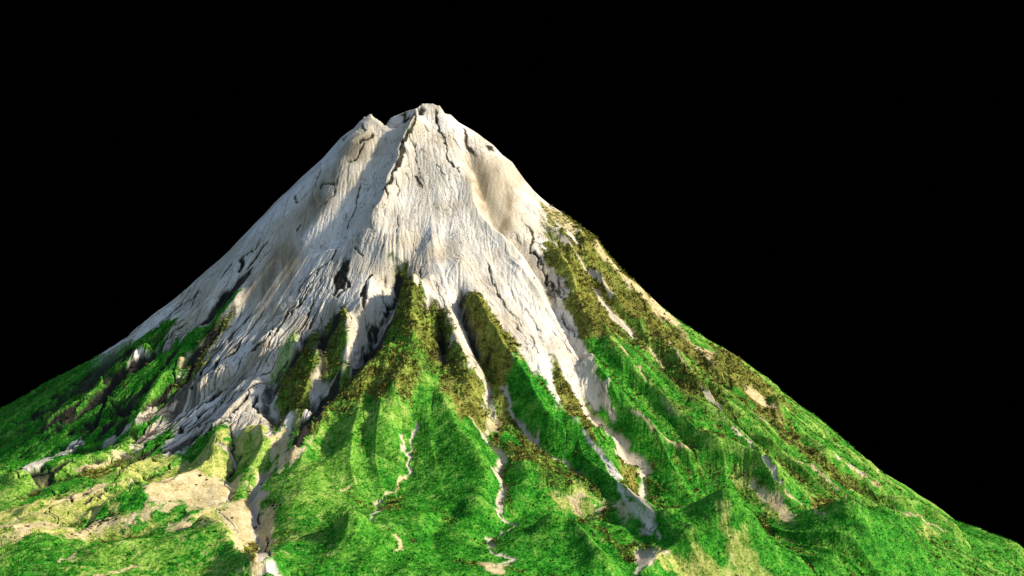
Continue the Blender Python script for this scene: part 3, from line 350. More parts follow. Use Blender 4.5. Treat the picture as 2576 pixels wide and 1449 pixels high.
('brush',2,0.5,[(-54.3,-33.3),(-51,-32.9),(-51.4,-34.6),(-53.4,-36.1),(-54.4,-38.1),(-56.3,-40),(-56.8,-42.3),(-58,-45.5),(-59.8,-47.4),(-61.6,-49.4),(-63.9,-50.7),(-66.7,-52.2),(-66.1,-50.8),(-64.6,-49),(-63.2,-46.9),(-61.9,-44.5),(-63.1,-38.7),(-62.5,-35.6),(-59.2,-37.4),(-59.5,-30.9),(-56.2,-34.1)]),
('dark',2,0.3,[(-55.8,-34.6),(-53.8,-34.3),(-55.4,-36.4),(-56.3,-38.5),(-57.7,-38.1),(-59.9,-40.3),(-59.1,-45.1),(-61.3,-45.7),(-62.7,-38.8),(-62.2,-35.7),(-60,-37.8),(-58.6,-37.1),(-59.5,-30.9)]),
('dark',2,0.3,[(-73.1,-31.9),(-72.2,-32.9),(-75.3,-34),(-77.4,-35),(-79.8,-35),(-82.2,-36.4),(-83.3,-38.1),(-84.5,-39.9),(-86.1,-41),(-87.8,-42),(-89.7,-43.4),(-91.6,-44.5),(-93.4,-45.2),(-95.3,-45.6),(-93.5,-43.9),(-91.3,-43),(-89.4,-41.3),(-87.9,-39.5),(-86.4,-37.9),(-84.8,-34.6),(-83,-33.6),(-80.8,-34),(-79.2,-33.6),(-76.7,-31.5)]),
('dark',1,0.3,[(-66.8,-51.7),(-65.3,-50),(-63.8,-48.2),(-62.8,-47.2),(-64,-50.4),(-66.1,-52)]),
('rock',1,0.2,[(-78.2,-29.7),(-75.7,-29.7),(-74.5,-30.5),(-75.8,-30.8),(-73.3,-31.2),(-77,-31.6),(-79.5,-33.7),(-78.5,-32.2)]),
('tan',2,0.3,[(-64.7,-36),(-62.2,-35.3),(-63,-39.1),(-63.4,-46.3),(-63.6,-39.2)]),
('lime',4,0.8,[(-89,-88.9),(-84.8,-93.5),(-83,-93),(-81.4,-91.8),(-79.9,-90.3),(-78.3,-88.7),(-76.7,-87.1),(-75.2,-85.2),(-73.7,-83.1),(-72.4,-80.9),(-77.5,-61),(-75.3,-60.9),(-73.2,-60.6),(-69.3,-62.1),(-66.3,-76),(-67.7,-81.5),(-68.8,-84),(-70.1,-86.2),(-71.5,-87.6),(-73.2,-89.2),(-74.8,-91),(-76.3,-92.8),(-79.3,-91.9),(-78.8,-94.7),(-76.2,-97.4),(-73.2,-107.5),(-74.5,-110.5),(-75.9,-111.3),(-77.4,-111.8),(-79,-112.1),(-82.7,-103.6),(-85.7,-96.6)]),
('rock',1,0.25,[(-87.8,-83.6),(-87.1,-78.5),(-94.3,-54.5),(-90.9,-55.6),(-88.2,-54.1),(-87.1,-51.9),(-85.2,-52.4),(-82.6,-55.3),(-84.7,-55),(-86.1,-56.3),(-87.8,-61.2),(-83.6,-76.6),(-83.9,-80.5),(-85.4,-82.3),(-86.9,-83.9)]),
('tan',2,0.3,[(-80,-92.2),(-79.1,-92.5),(-78.4,-94.6),(-77.1,-95.6),(-78.4,-95.2)]),
('tan',4,0.5,[(-73.5,-88.4),(-71.9,-86.5),(-70.6,-83.6),(-69.5,-80.3),(-68.6,-76.2),(-67.8,-71.4),(-66.8,-74.4),(-67.9,-78.4),(-68.6,-81.5),(-68.9,-85.4),(-71.2,-88.5)]),
('olive',4,0.6,[(-72.9,-90.2),(-71.5,-88.9),(-70.3,-86.8),(-69.4,-84),(-68.2,-80.4),(-67,-76.8),(-63.9,-83.3),(-62.5,-92.2),(-62.8,-95.9),(-65.2,-94.7),(-67.6,-94),(-70.2,-92)]),
('tan',4,0.6,[(-69.9,-116.9),(-69,-115.3),(-68.3,-113.2),(-68.3,-108.1),(-66.7,-106.9),(-65.8,-104.1),(-64.8,-101.9),(-62.8,-99.8),(-61,-104.4),(-62.4,-108.5),(-63.8,-111.9),(-65.5,-114.2),(-67.4,-117.1),(-70.2,-118.2)]),
('yellow',3,0.6,[(-60.4,-74.2),(-55,-81.5),(-53.4,-86.1),(-55.1,-89.7),(-56.4,-94.7),(-57.4,-101.8),(-60.4,-102.1),(-61.5,-102.2),(-61.2,-96.4),(-62.3,-84.7),(-62.9,-75.7)]),
('yellow',4,0.6,[(-78,-114.4),(-76.5,-112.9),(-75.2,-111),(-73.9,-109),(-69.8,-114.2),(-68.1,-113.7),(-69.1,-116),(-70.3,-117.8),(-72,-118.6),(-74,-118.9),(-75.5,-120.1)]),
('tan',2,0.3,[(-74.1,-118.9),(-71.2,-118.6),(-71.1,-119.7),(-73.3,-119.7)]),
('yellow',3,0.8,[(-46,-81.2),(-45,-79.3),(-44.5,-75.3),(-43.3,-78.1),(-41.9,-81.6),(-40.9,-84.2),(-39.9,-86.9),(-39.2,-88.8),(-39.8,-93.6),(-39.8,-101),(-41.9,-100.5),(-43.9,-100.5),(-45.6,-101.4),(-51.4,-88.3),(-51.1,-99),(-49.4,-109.9),(-50.3,-112.3),(-53.6,-96.8),(-53.6,-91.5),(-52.7,-88.6),(-51.7,-84.7),(-50.3,-82),(-48.8,-81.3),(-46.8,-82.8)]),
('yellow',3,0.6,[(-41,-78),(-37.7,-79.5),(-33.7,-84.9),(-32,-87.6),(-31.6,-91.4),(-31.8,-93.4),(-32.5,-98.1),(-34.6,-100.5),(-38.6,-90.1),(-40.4,-87.3),(-41.9,-81.6)]),
('lime',3,0.8,[(-38.9,-86.5),(-35.9,-88.2),(-32.5,-91),(-31.6,-92.8),(-32.6,-98.8),(-34.9,-100.5),(-38.6,-90.1)]),
('tan',5,0.8,[(-51.4,-88.3),(-45.6,-101.4),(-43.9,-100.5),(-42.1,-99.9),(-40.3,-98.9),(-39.5,-95.8),(-37,-102),(-35.4,-111.7),(-36.3,-115.2),(-34.7,-115),(-33.9,-109.6),(-32.7,-103.6),(-33.5,-102),(-32.8,-98.9),(-31.5,-93.3),(-29.3,-100.6),(-31.2,-100.2),(-27.7,-109.6),(-29.9,-109.2),(-27.2,-111.7),(-24.4,-114.8),(-23.5,-118.1),(-26.4,-114.8),(-29.4,-111.8),(-28.4,-116.4),(-25.1,-120.4),(-24.4,-123.8),(-23.8,-126.8),(-21,-140.3),(-20.9,-146.3),(-21.8,-147.7),(-22.8,-148.7),(-23.7,-147.3),(-25,-144.2),(-27.3,-138.2),(-29,-134.6),(-30.4,-134.4),(-32.2,-133.4),(-34.3,-131.6),(-39,-121.4),(-39.6,-118.9),(-43,-111.7),(-44.4,-113),(-45.8,-114.3),(-48.7,-115.5),(-48.6,-112.2),(-50.1,-112.2),(-52.1,-97.2)]),
('yellow',6,1,[(-36.3,-115.2),(-33.4,-116),(-30.7,-115.2),(-29.5,-119.3),(-28.5,-122.8),(-27.1,-126),(-22.1,-145.7),(-22.9,-148.1),(-24.2,-145.6),(-26.2,-139.9),(-29.4,-133.2),(-31.6,-134),(-33.5,-133.4),(-36.2,-129.9),(-39.1,-120.7),(-37.7,-118.2)]),
('tan',4,0.8,[(-50.9,-117.3),(-48.4,-116.5),(-49.7,-118.3),(-51.2,-119.6),(-53,-120.7),(-55,-121.4),(-55.7,-125.1),(-57,-127.5),(-57.2,-132.6),(-59.6,-133.4),(-60.3,-128.1),(-59.9,-124.7),(-59.4,-121.6),(-58.3,-120.4),(-57.2,-119.4),(-55.6,-118.7),(-54.1,-118.1),(-52.5,-117.8)]),
('tan',3,0.5,[(-32.8,-85.1),(-30.1,-86.1),(-26.5,-93.4),(-23.5,-94.5),(-20.9,-90.8),(-22,-93.9),(-23.3,-96),(-25,-97.6),(-27,-98.1),(-29.1,-97.3),(-30.7,-93.5),(-31.9,-91.3)]),
('tan',4,0.6,[(-43.2,-121.9),(-41.5,-121.4),(-39.7,-121.4),(-40.5,-124.5),(-42.8,-125.1)]),
('tan',5,0.6,[(-65.6,-122.9),(-63.9,-119.8),(-63.2,-120.4),(-63,-128.2)]),
('green',3,0.6,[(-29.6,-109.5),(-26.7,-112.1),(-27.7,-112.4),(-28.8,-112.1)]),
('yellow',8,1.8,[(-77.3,-116),(-76,-115.3),(-74.3,-115.2),(-72.1,-116.3),(-70.6,-115.9),(-69.3,-115.1),(-68.1,-113.7),(-66.9,-112.5),(-65.6,-111.4),(-64.5,-109.9),(-63.2,-108.8),(-61.8,-107.9),(-60.5,-106.6),(-59,-105.9),(-54.3,-114.2),(-52.4,-114.6),(-50.5,-115.2),(-48.9,-114.6),(-47.1,-115.1),(-45.2,-115.6),(-43.3,-116),(-41.3,-117.1),(-39.1,-118.7),(-36.2,-129.9),(-39.5,-124.4),(-41.3,-124.4),(-43.5,-123.1),(-45.6,-122.1),(-47.3,-122.5),(-48.9,-123.1),(-50.6,-123.6),(-52.2,-124.2),(-53.6,-125.3),(-54.9,-126.8),(-56,-128.6),(-56,-133.3),(-57.3,-134),(-58.5,-134.7),(-59.9,-135),(-61.9,-133.8),(-64,-132.3),(-66.1,-130.8),(-67.5,-131.3),(-69,-131.4),(-72.3,-127.4)]),
('tan',6,1.4,[(-48.7,-115.5),(-47.1,-114.4),(-45.8,-112.5),(-43.8,-111.8),(-41.3,-112.7),(-38.9,-119.7),(-40.6,-119.3),(-42.5,-118.6),(-44,-118.8),(-45.5,-119.4),(-47.1,-119.7),(-48.7,-119.7),(-50.3,-120.7),(-52,-121.8),(-53.6,-122.7),(-54.9,-124.6),(-55.7,-127.8),(-57,-129.7),(-57.9,-132.6),(-59.6,-133.4),(-59.5,-130),(-60.1,-124.7),(-60.1,-120.6),(-58.6,-120.1),(-57.2,-119.4),(-55.8,-118.7),(-54.4,-118.3),(-53,-117.8),(-51.3,-117.7),(-50,-116.7)]),
('tan',6,1.2,[(-44.7,-121.1),(-43.3,-120.3),(-41.7,-120),(-39.8,-121),(-36.5,-128.7),(-38.7,-127.2),(-40.8,-126.3),(-43.9,-124.5)]),
('tan',5,1,[(-75.2,-120.9),(-73.7,-120.6),(-72.2,-120.4),(-70.5,-120.3),(-68.4,-121.3),(-66.7,-121.1),(-65.1,-120.6),(-63.2,-120.4),(-63.3,-125.1),(-63.4,-129.5),(-64.7,-130.5),(-66.2,-131.1),(-67.7,-131.4)]),
('green',4,1,[(-53.1,-121.4),(-51.5,-120.5),(-49.9,-119.7),(-48.3,-118.7),(-46.9,-117.2),(-45.4,-116.8),(-44,-116),(-42.6,-115.3),(-39.1,-119.7),(-41,-122.7),(-43.8,-120.7),(-45.9,-120.9),(-47.5,-121.8),(-49.1,-122.5),(-51,-122.2)]),
('green',4,1,[(-62.4,-119.9),(-61,-118.3),(-59,-118.4),(-57.1,-117.9),(-55.3,-117.4),(-54.7,-118.7),(-56,-119.6),(-57.2,-120.9),(-59.9,-121.4)]),
('green',4,0.8,[(-56,-115.1),(-54.6,-114.2),(-53.1,-113.4),(-51.4,-113.1),(-49.8,-112.3),(-48.6,-112.2),(-48.3,-116),(-50,-116.7),(-51.9,-117.1),(-53.7,-116.8),(-55.5,-116.8)]),
('tan',5,0.8,[(-37,-107.6),(-35.4,-106.8),(-33.8,-106.4),(-32.5,-104.3),(-31.8,-108.8),(-30.7,-115.2),(-29.1,-119.9),(-27.6,-124),(-26.4,-127.8),(-21.9,-146.6),(-22.8,-148.4),(-23.9,-146.7),(-25.3,-143.8),(-27.6,-137.8),(-29.4,-134.2),(-31.5,-131.6),(-34.8,-117.3)]),
('tan',6,0.8,[(-29.4,-111.8),(-25,-118),(-23.3,-123.6),(-23.1,-126.8),(-20.8,-140.4),(-21,-144.9),(-26.1,-123.9),(-28.6,-119.2),(-29.1,-115.1)]),
('path',1,0.2,[(-32.9,-99.7),(-31.7,-95.4),(-29.9,-97.6),(-31,-100.2),(-31.3,-101.3),(-28.1,-109.2),(-29.1,-109.3),(-31.4,-107.2),(-29.4,-111.5),(-28.9,-116.7),(-28.6,-119.2),(-26.1,-123.9),(-20.7,-144.2),(-21.2,-146.8),(-22.4,-146.2),(-27.7,-124.5),(-29.3,-120.1),(-30.7,-115.2),(-31.5,-109),(-33.2,-104.6),(-32.6,-101.2)]),
('rock',2,0.3,[(-21.1,-147.3),(-19.6,-145.3),(-18.4,-147.1),(-19.7,-148.7),(-21.1,-149.1),(-22.8,-148.8)]),
('olive',3,0.4,[(-28.3,-129.9),(-28,-123.3),(-26.7,-127.4),(-22.2,-146.4),(-23,-147.7),(-24.6,-145.3)]),
('tan',1,0.2,[(13,-84.1),(13.5,-78.9),(15.4,-75.7),(16.6,-77.3),(15.8,-82.9)]),
('brown',5,0.6,[(-24.3,-6),(-21.5,-6.7),(-18.9,-5.8),(-20,-8.4),(-21.2,-9.8),(-19.1,-10.6),(-21.6,-12.2),(-24.3,-12.2),(-28.2,-7.8),(-26.2,-7.5)]),
('dark',1,0.3,[(-13.6,6.3),(-11.1,6.3),(-7.6,-2.4),(-7.9,-7),(-11.8,5.6)]),
('dark',1,0.3,[(-10.7,-14),(-9.8,-12.7),(-9.9,-14.6),(-9.9,-16.8),(-11.1,-18.2),(-11.8,-17.6),(-10.9,-16)]),
('dark',1,0.25,[(-6.3,-1.5),(-4.9,-1.5),(-5.5,-2.8),(-6.9,-3.2)]),
('dark',1,0.2,[(6.1,-3.8),(7,-2.6),(6.8,-5.6),(8.5,-6.7),(9.9,-8),(8.5,-7.7),(6.5,-6.8),(5.8,-5.6)]),
('dark',1,0.2,[(11.5,-3.4),(13.8,-0.3),(14.2,-3.1),(12.5,-5.2)]),
('dark',1,0.15,[(-6.5,-17.8),(-5.5,-18.3),(-4.6,-20.7),(-5.4,-20.3)]),
('brown',9,1,[(7.5,-7.4),(10.9,-8),(12.9,-9.3),(15,-10.5),(17,-11.5),(19,-12),(19.7,-14.4),(20.3,-17.2),(19,-21),(19,-24.3),(19.6,-26.2),(20.3,-27.3),(17.1,-33.2),(14.5,-23.8),(12.5,-20.9),(11.2,-21.5),(9.9,-21.2),(8.9,-18.5),(7.7,-14.6),(7.6,-9.7)]),
('brown',9,1,[(-43.3,-20.3),(-38.9,-21.5),(-37.4,-24.1),(-35.8,-27.3),(-35.6,-29.7),(-35.4,-32.2),(-36.8,-33.7),(-38.3,-35),(-39.8,-36.1),(-42.6,-35),(-45.4,-33.6),(-48.3,-31.9),(-50.8,-32.2),(-52.1,-32.3),(-50.9,-30.8),(-49.9,-28.4),(-48.4,-26.3),(-46.7,-24.8),(-45.6,-23.1),(-44.5,-21.8)]),
('brown',8,0.6,[(-59.6,-52.3),(-56.8,-52.9),(-54.3,-52.8),(-52.1,-52.6),(-49.9,-52.3),(-47.9,-51.8),(-45.6,-52.2),(-44.3,-51.8),(-42.9,-51.5),(-41.7,-50.7),(-40.5,-53.9),(-42.2,-54.9),(-44.1,-54.9),(-46.3,-55.2),(-48.5,-55.6),(-50.9,-56),(-54,-54.1),(-56.1,-54),(-58.4,-53.6)]),
('brown',8,0.6,[(-32.7,-14.7),(-30.4,-15.4),(-28.2,-15.9),(-27.2,-14),(-26.3,-12),(-28.9,-10.2),(-30.1,-11.3),(-31.3,-12.7),(-32.8,-13.7),(-34.5,-14),(-36.1,-14.7),(-37.7,-15.4),(-39.2,-16.2),(-38.7,-19.5),(-38.2,-22.5),(-36.2,-22.3),(-34.3,-22.1),(-32.3,-22.3),(-30.7,-21.7),(-29.2,-20.7),(-27.7,-19.3),(-26.2,-18.2),(-29.3,-17.2)]),
('brown',6,0.5,[(-24.9,-43.9),(-21.3,-44.1),(-22.6,-46.6),(-25.2,-46.7),(-26.5,-46.6),(-25.6,-45.6)]),
]
# narrow streams, paths and dark clefts: kind, width, line
STREAKS=[
('path',0.273,[(-1.91,-88.88),(-2.11,-89.86),(-1.61,-90.98),(-2.18,-92.52),(-2.84,-94.3)]),
('path',0.351,[(16.83,-114.6),(17.45,-114.7),(18.46,-113.99)]),
('path',0.351,[(16.78,-122.08),(15.31,-121.38),(14.48,-122.45)]),
('path',0.351,[(15.21,-129.34),(16.4,-130.88)]),
('path',0.312,[(17.82,-134.95),(16.46,-136.1)]),
('dark',0.9,[(-66.73,-33.69),(-67.78,-35.38),(-68.77,-37.21),(-69.8,-38.85),(-71.05,-40.06),(-72.29,-41.27),(-73.56,-42.37),(-75.15,-43.1),(-76.65,-44.1),(-78.24,-44.8),(-76.83,-53.53),(-78.12,-54.31),(-79.59,-54.56)]),
('dark',0.6,[(-62.18,-44.53),(-63.31,-46.53),(-64.43,-48.45),(-65.42,-50.01),(-66.43,-51.5),(-67.34,-53.25),(-68.51,-55.27),(-69.64,-57.38)]),
('dark',0.6,[(-80.04,-21.45),(-83.69,-21.45),(-86.32,-20.71),(-88.82,-20.37),(-90.48,-21.94),(-91.86,-24.19)]),
('dark',0.6,[(-92.93,-21.01),(-94.97,-22.43),(-97.07,-23.65),(-99.53,-23.85),(-102.06,-23.85),(-104.13,-23.83),(-106.13,-24.01),(-107.96,-24.58)]),
('dark',0.7,[(-97.89,-27.37),(-100.57,-27.39),(-103.42,-27.02),(-106.14,-26.22),(-108.55,-26.21),(-110.8,-26.58)]),
('dark',0.9,[(-89.5,-38.83),(-90.84,-40.82),(-92.21,-42.67),(-94.48,-43.45),(-96.95,-43.7),(-100.23,-41.99),(-102.39,-43),(-104.77,-42.78),(-107.15,-42.56),(-109.37,-42.73)]),
('dark',0.8,[(-83.22,-36.4),(-83.37,-39.66),(-83.49,-42.91),(-83.78,-45.16),(-83.63,-48.57),(-84.38,-51.11),(-85.48,-52.67)]),
('dark',0.6,[(-112.2,-9.21),(-112.74,-12.59),(-113.09,-16.36),(-115.2,-17.98),(-117.38,-19.4)]),
('dark',0.7,[(-91.83,-45.85),(-93.71,-46.19),(-95.6,-46.54),(-97.48,-46.88),(-99.2,-47.66),(-100.66,-49.02),(-102.19,-50.19),(-103.62,-51.54),(-91.8,-82.43)]),
('dark',0.5,[(-85.79,-20.61),(-88.18,-20.07),(-90.03,-21.11),(-91.62,-23.31),(-93.26,-25.32),(-95.08,-26.73),(-96.97,-27.95)]),
('dark',1.2,[(-72.95,-32.54),(-76.61,-31.85),(-79.3,-34.39),(-83.16,-34.32),(-84.29,-36.73),(-85.34,-39.28),(-87.25,-40.66),(-89.07,-42.24),(-90.55,-43.73),(-92.21,-44.75)]),
('dark',0.372,[(-33.59,-56.45),(-35.47,-58.45),(-36.7,-60.54)]),
('dark',0.7,[(-71.42,-25.53),(-72.81,-25.8),(-72.79,-30.68),(-74.16,-31.98),(-75.61,-32.97)]),
('dark',0.5,[(-75.89,-41.29),(-77.15,-42.74),(-78.54,-43.8),(-80.17,-45.11),(-79.09,-54.03),(-80.3,-56.39)]),
('dark',0.4,[(-46.64,-36.02),(-48.13,-37.06),(-49.75,-37.5),(-51.23,-38.53),(-52.7,-39.57),(-54.05,-40.99),(-55.4,-42.42),(-56.58,-44.5),(-57.78,-46.39)]),
('dark',0.4,[(-43.05,-37.11),(-44.12,-38.54),(-45.28,-39.58),(-46.38,-40.81),(-47.99,-42.72),(-49.43,-45.23),(-51.42,-46.66),(-53.58,-47.3)]),
('dark',0.4,[(-38.65,-42.81),(-39.72,-44.23),(-40.07,-49),(-41.09,-50.42),(-44.28,-50.78)]),
('dark',0.4,[(-53.06,-45.26),(-54.07,-47.27),(-54.96,-49.72),(-56.46,-51.53),(-58.43,-51.58)]),
('dark',0.4,[(-34.73,-40.39),(-35.86,-41.65),(-36.86,-43.5),(-37.69,-45.35),(-38.18,-48.78),(-40.2,-51.78)]),
('dark',0.35,[(-53.81,-34.32),(-54.88,-35.74),(-56,-36.86),(-56.98,-38.51),(-57.89,-40.36)]),
('path',0.39,[(37.22,-66.15),(38.95,-67.57),(41.09,-71.18),(42.61,-71),(42.99,-73.62)]),
('dark',0.341,[(-6.28,-1.73),(-7.11,-6.71),(-8.14,-8.59),(-9.46,-11.19),(-10.2,-12.39)]),
('dark',0.62,[(-10.03,-12.39),(-10.38,-14.3),(-10.82,-17.02),(-10.92,-17.82)]),
('dark',0.372,[(-10.79,-17.38),(-12.25,-19.57),(-13.4,-21.26),(-14.03,-23.16),(-12.98,-24.14)]),
('dark',0.31,[(5.64,-1.79),(6.69,-2.33),(6.26,-4.84),(6.8,-5.96),(8.52,-6.97)]),
('dark',0.217,[(-1.53,-1.42),(-0.96,-5.72)]),
('dark',0.248,[(-6.21,-17.83),(-4.56,-20.63)]),
('dark',0.186,[(2.69,-4.21),(3.4,-5.16)]),
('dark',0.248,[(-18.77,-6.96),(-21.3,-8.43),(-22.58,-9.06)]),
('dark',0.248,[(-21.24,-9.06),(-22.99,-11.6),(-25.26,-12.21)]),
('dark',0.217,[(-24.73,-2.53),(-26.07,-2.88),(-27.03,-6.03)]),
('dark',0.248,[(-28.17,-15.85),(-31.85,-13.45),(-32.68,-14.73)]),
('dark',0.248,[(-36.64,-19.72),(-37.91,-20.1)]),
('dark',0.31,[(-14.82,-40.28),(-16.84,-42.73),(-17.51,-45.45),(-18.09,-48.76)]),
('dark',0.31,[(-21.65,-40.95),(-21.02,-43.41)]),
('dark',0.372,[(-22.12,-39.87),(-21.05,-43.15),(-23.82,-44.47)]),
('path',0.273,[(-1.26,-86.2),(-0.51,-86.9),(-1.43,-87.84),(-1.91,-88.88)]),
('path',0.312,[(-4,-90.21),(-3.54,-92.42),(-3.91,-94.33),(-2.84,-94.28),(-1.75,-94.41),(-2.31,-95.91),(-1.67,-97.29),(-2.48,-98.8)]),
('tan',0.195,[(-2.48,-98.8),(-3.32,-101.37),(-3.69,-103.23),(-4.82,-105.14),(-6.29,-105.99)]),
('path',0.234,[(-1.64,-90.69),(-1.94,-92.07),(-2.84,-94.28)]),
('path',0.39,[(-6.28,-106.16),(-7.3,-108.65),(-5.78,-117.51),(-6.78,-119.47),(-6.27,-129.47)]),
('tan',0.234,[(-1.66,-129.28),(-0.42,-132.58),(-0.19,-135.1),(-0.93,-136.79)]),
('tan',0.195,[(-13.01,-106.02),(-13.67,-108.8)]),
('path',0.8,[(6.44,-62.52),(7.79,-65.83),(9.08,-68.46),(10.29,-69.12),(11.5,-69.94),(12.69,-70.08),(13.88,-70.6),(13.51,-74.38)]),
('path',0.39,[(11.71,-77.99),(13.43,-77.14),(14.56,-75.66)]),
('path',0.585,[(12.44,-84.29),(13.61,-86.12),(14.75,-87.34),(17,-88.73),(17.02,-91.48),(15.75,-99.23),(16.56,-100.29),(17.9,-101.84),(16.86,-103.92),(16.63,-107.74),(16.31,-113.5),(16.83,-114.6)]),
('path',0.39,[(18.21,-114.35),(19.46,-114.2),(19.7,-117.96),(17.23,-118.36),(16.78,-122.08)]),
('path',0.351,[(14.48,-122.45),(15.61,-125.57),(15.21,-129.34)]),
('path',0.351,[(16.4,-130.88),(17.8,-131.46),(19.66,-132.25),(17.82,-134.95)]),
('path',0.39,[(16.42,-70.46),(18.36,-73.06),(18.37,-75.23),(19.54,-76.85),(21.55,-79.34),(22.68,-81.98),(24.92,-84.03)]),
('path',0.234,[(24.92,-84.03),(27.67,-87.06),(30.48,-87.1),(32.35,-89.14),(34.1,-92.49)]),
('path',0.234,[(17.91,-71.01),(18.21,-72.47)]),
('path',0.195,[(24.4,-81.61),(24.65,-83.33)]),
('tan',0.234,[(9.57,-82.96),(11.03,-84.29),(12.44,-84.29)]),
('path',0.234,[(65.86,-45.12),(66.32,-45.55),(67.59,-45.88),(68.88,-46.17),(70.43,-46.89),(70.25,-55.16),(71.74,-55.89)]),
('path',0.257,[(71.78,-56.6),(74.42,-57.01),(75.53,-59.53),(74.78,-73.31),(76.19,-75.3),(76.83,-76.64),(78.25,-78.41)]),
('tan',0.195,[(46.45,-67.56),(48.02,-68.58),(49.61,-69.36),(51.16,-70.34),(52.86,-70.16),(55.96,-71.81),(59.13,-72.76)]),
('tan',0.234,[(78.34,-79.53),(80.52,-80.32),(83.15,-80.52)]),
('tan',0.234,[(83.97,-80.78),(82.6,-92.51),(83.52,-95.33)]),
('tan',0.234,[(87.55,-52.86),(90.21,-53.91),(93.2,-55.04),(95.91,-55.97),(97.24,-57.06)]),
('tan',0.195,[(98.97,-57.77),(89.71,-95.15)]),
('path',0.234,[(100.82,-42.17),(106.51,-33.28),(108.74,-33.57),(110.91,-34.03)]),
('tan',0.195,[(101.72,-83.96),(117.02,-45.1),(119.32,-44.94),(121.79,-44.32),(125.41,-43.78),(128.67,-44.21)]),
('tan',0.3,[(45.76,-43.92),(46.32,-50.09),(47.02,-54.48),(49.36,-53.56),(49.97,-56.8),(50.7,-58.79)]),
('tan',0.3,[(53.02,-37.76),(55.24,-39.06),(57.04,-40.9)]),
('tan',0.3,[(58.5,-33.94),(60.17,-39.27),(62.53,-41.71)]),
('path',0.4,[(30.86,-19.92),(32.57,-20.96),(34.96,-22.29),(37,-23.32),(39.8,-23.41),(41.76,-25.23),(43.7,-27.06),(44.92,-29.18)]),
('dark',0.217,[(13.01,-38.82),(14.38,-42.69),(15.4,-46.48),(17.34,-49.03),(19.89,-51.02),(21.46,-52.95)]),
('dark',0.186,[(23.38,-26.04),(24.04,-28.02),(26.06,-29.44),(26.7,-31.14),(27.34,-32.64),(28.96,-35.04),(31.19,-37.85)]),
('dark',0.155,[(30.68,-33.39),(30.95,-35.34),(32.14,-38.93)]),
('dark',0.372,[(22.81,-21.32),(24.19,-22.34),(24.48,-25.44),(23.76,-28.01),(25.45,-29.04),(25.92,-31.16)]),
('dark',0.155,[(21.43,-19.63),(22.81,-21.32)]),
('dark',0.155,[(24.14,-25.6),(26.55,-25.18)]),
('dark',0.155,[(20.02,-24.55),(21.38,-26.97)]),
('dark',0.186,[(27.25,-31.89),(28.05,-33.66),(29.67,-35.47),(30.26,-37.93)]),
('dark',0.186,[(30.73,-33.67),(30.99,-35.78),(30.45,-37.24),(31.54,-38.96)]),
('dark',0.186,[(31.45,-41.64),(32.32,-44.47),(33.89,-45.59)]),
('dark',0.186,[(33.88,-45.83),(34.12,-47.67)]),
('dark',0.124,[(17.69,-42.77),(19.32,-45.16),(19.64,-47.41)]),
('dark',0.124,[(17.72,-49.37),(19.63,-51.34),(20.57,-53.94),(21.5,-54.98)]),
('dark',0.136,[(23.7,-54.54),(23.96,-58.16),(23.33,-58.8)]),
('dark',0.124,[(22.52,-47.98),(23.62,-49.43),(24.71,-50.87),(26.1,-52.81)]),
('dark',0.124,[(28.87,-50.12),(30.44,-51.22),(32.01,-51.85),(33.54,-53.12)]),
('dark',0.124,[(24.03,-50.41),(26.22,-52.14)]),
('dark',0.155,[(23.65,-54.2),(24.53,-57.98),(25.1,-60.17)]),
('dark',0.31,[(-1.87,-1.37),(-1.04,-4.32),(-0.95,-5.97),(0.48,-7.66),(1.29,-10.45),(2.12,-13.93),(3.82,-15.17)]),
('dark',0.124,[(-5,-5.79),(-3.61,-6.62)]),
('dark',0.155,[(-8.66,-10.84),(-7.29,-11.61),(-6.07,-15.03),(-5.23,-17.8),(-4.14,-19.57)]),
('dark',0.124,[(3.15,-7.26),(4.87,-8.38)]),
('dark',0.186,[(4.47,-14.97),(5.2,-16.71)]),
('dark',0.124,[(-1.09,-15.77),(1.34,-18.34)]),
('dark',0.124,[(-9.12,-18.2),(-7.74,-19.28)]),
('dark',0.186,[(-22.24,-3.11),(-21.18,-6.42)]),
('dark',0.155,[(-27.37,-3.47),(-26.44,-5.29)]),
('dark',0.31,[(-11.38,-18.22),(-12.24,-19.66),(-13.38,-21.49),(-14.19,-23.16),(-12.84,-23.9),(-13.02,-25.54)]),
('dark',0.217,[(-10.27,-11.54),(-10.73,-13.96)]),
('dark',0.186,[(-11.23,-20.24),(-10.15,-21.61),(-10.33,-23.43)]),
('dark',0.217,[(-32.72,-7.42),(-33.64,-10.45),(-34.04,-12.29)]),
('dark',0.248,[(-37.31,-8.84),(-38.89,-9.77),(-39.9,-9.91),(-38.34,-13.1)]),
('dark',0.186,[(-35.45,-12.03),(-37.68,-13)]),
('dark',0.217,[(-21.16,-16.46),(-21.84,-19.36),(-22.14,-22.46),(-23.11,-25.26),(-23.58,-26.72)]),
('dark',0.217,[(-27.68,-14.37),(-27.75,-16.5),(-27.87,-18.22),(-30.75,-18.99),(-32.03,-19.37)]),
('dark',0.186,[(-10.58,-28.14),(-9.77,-30.25),(-10.17,-32.91)]),
('dark',0.186,[(-24.72,-30.49),(-26.97,-32.67),(-29.02,-33.97)]),
('dark',0.186,[(-8.09,-9.41),(-8.98,-10.97),(-9.87,-12.32),(-10.43,-13.63)]),
('dark',0.6,[(-48.36,-16.23),(-50.43,-16.78),(-53.68,-15.13),(-52.59,-18.61),(-54,-18.9)]),
('dark',0.4,[(-46.3,-17.63),(-48.85,-19.31),(-50.08,-20.37),(-51.3,-21.43)]),
('dark',0.35,[(-56.45,-14.14),(-58,-15.41),(-59.12,-16.97)]),
('dark',0.3,[(-69.73,-8.4),(-70.13,-12.56),(-71.5,-15.73)]),
('dark',0.3,[(-66.51,-13.65),(-66.37,-19.98)]),
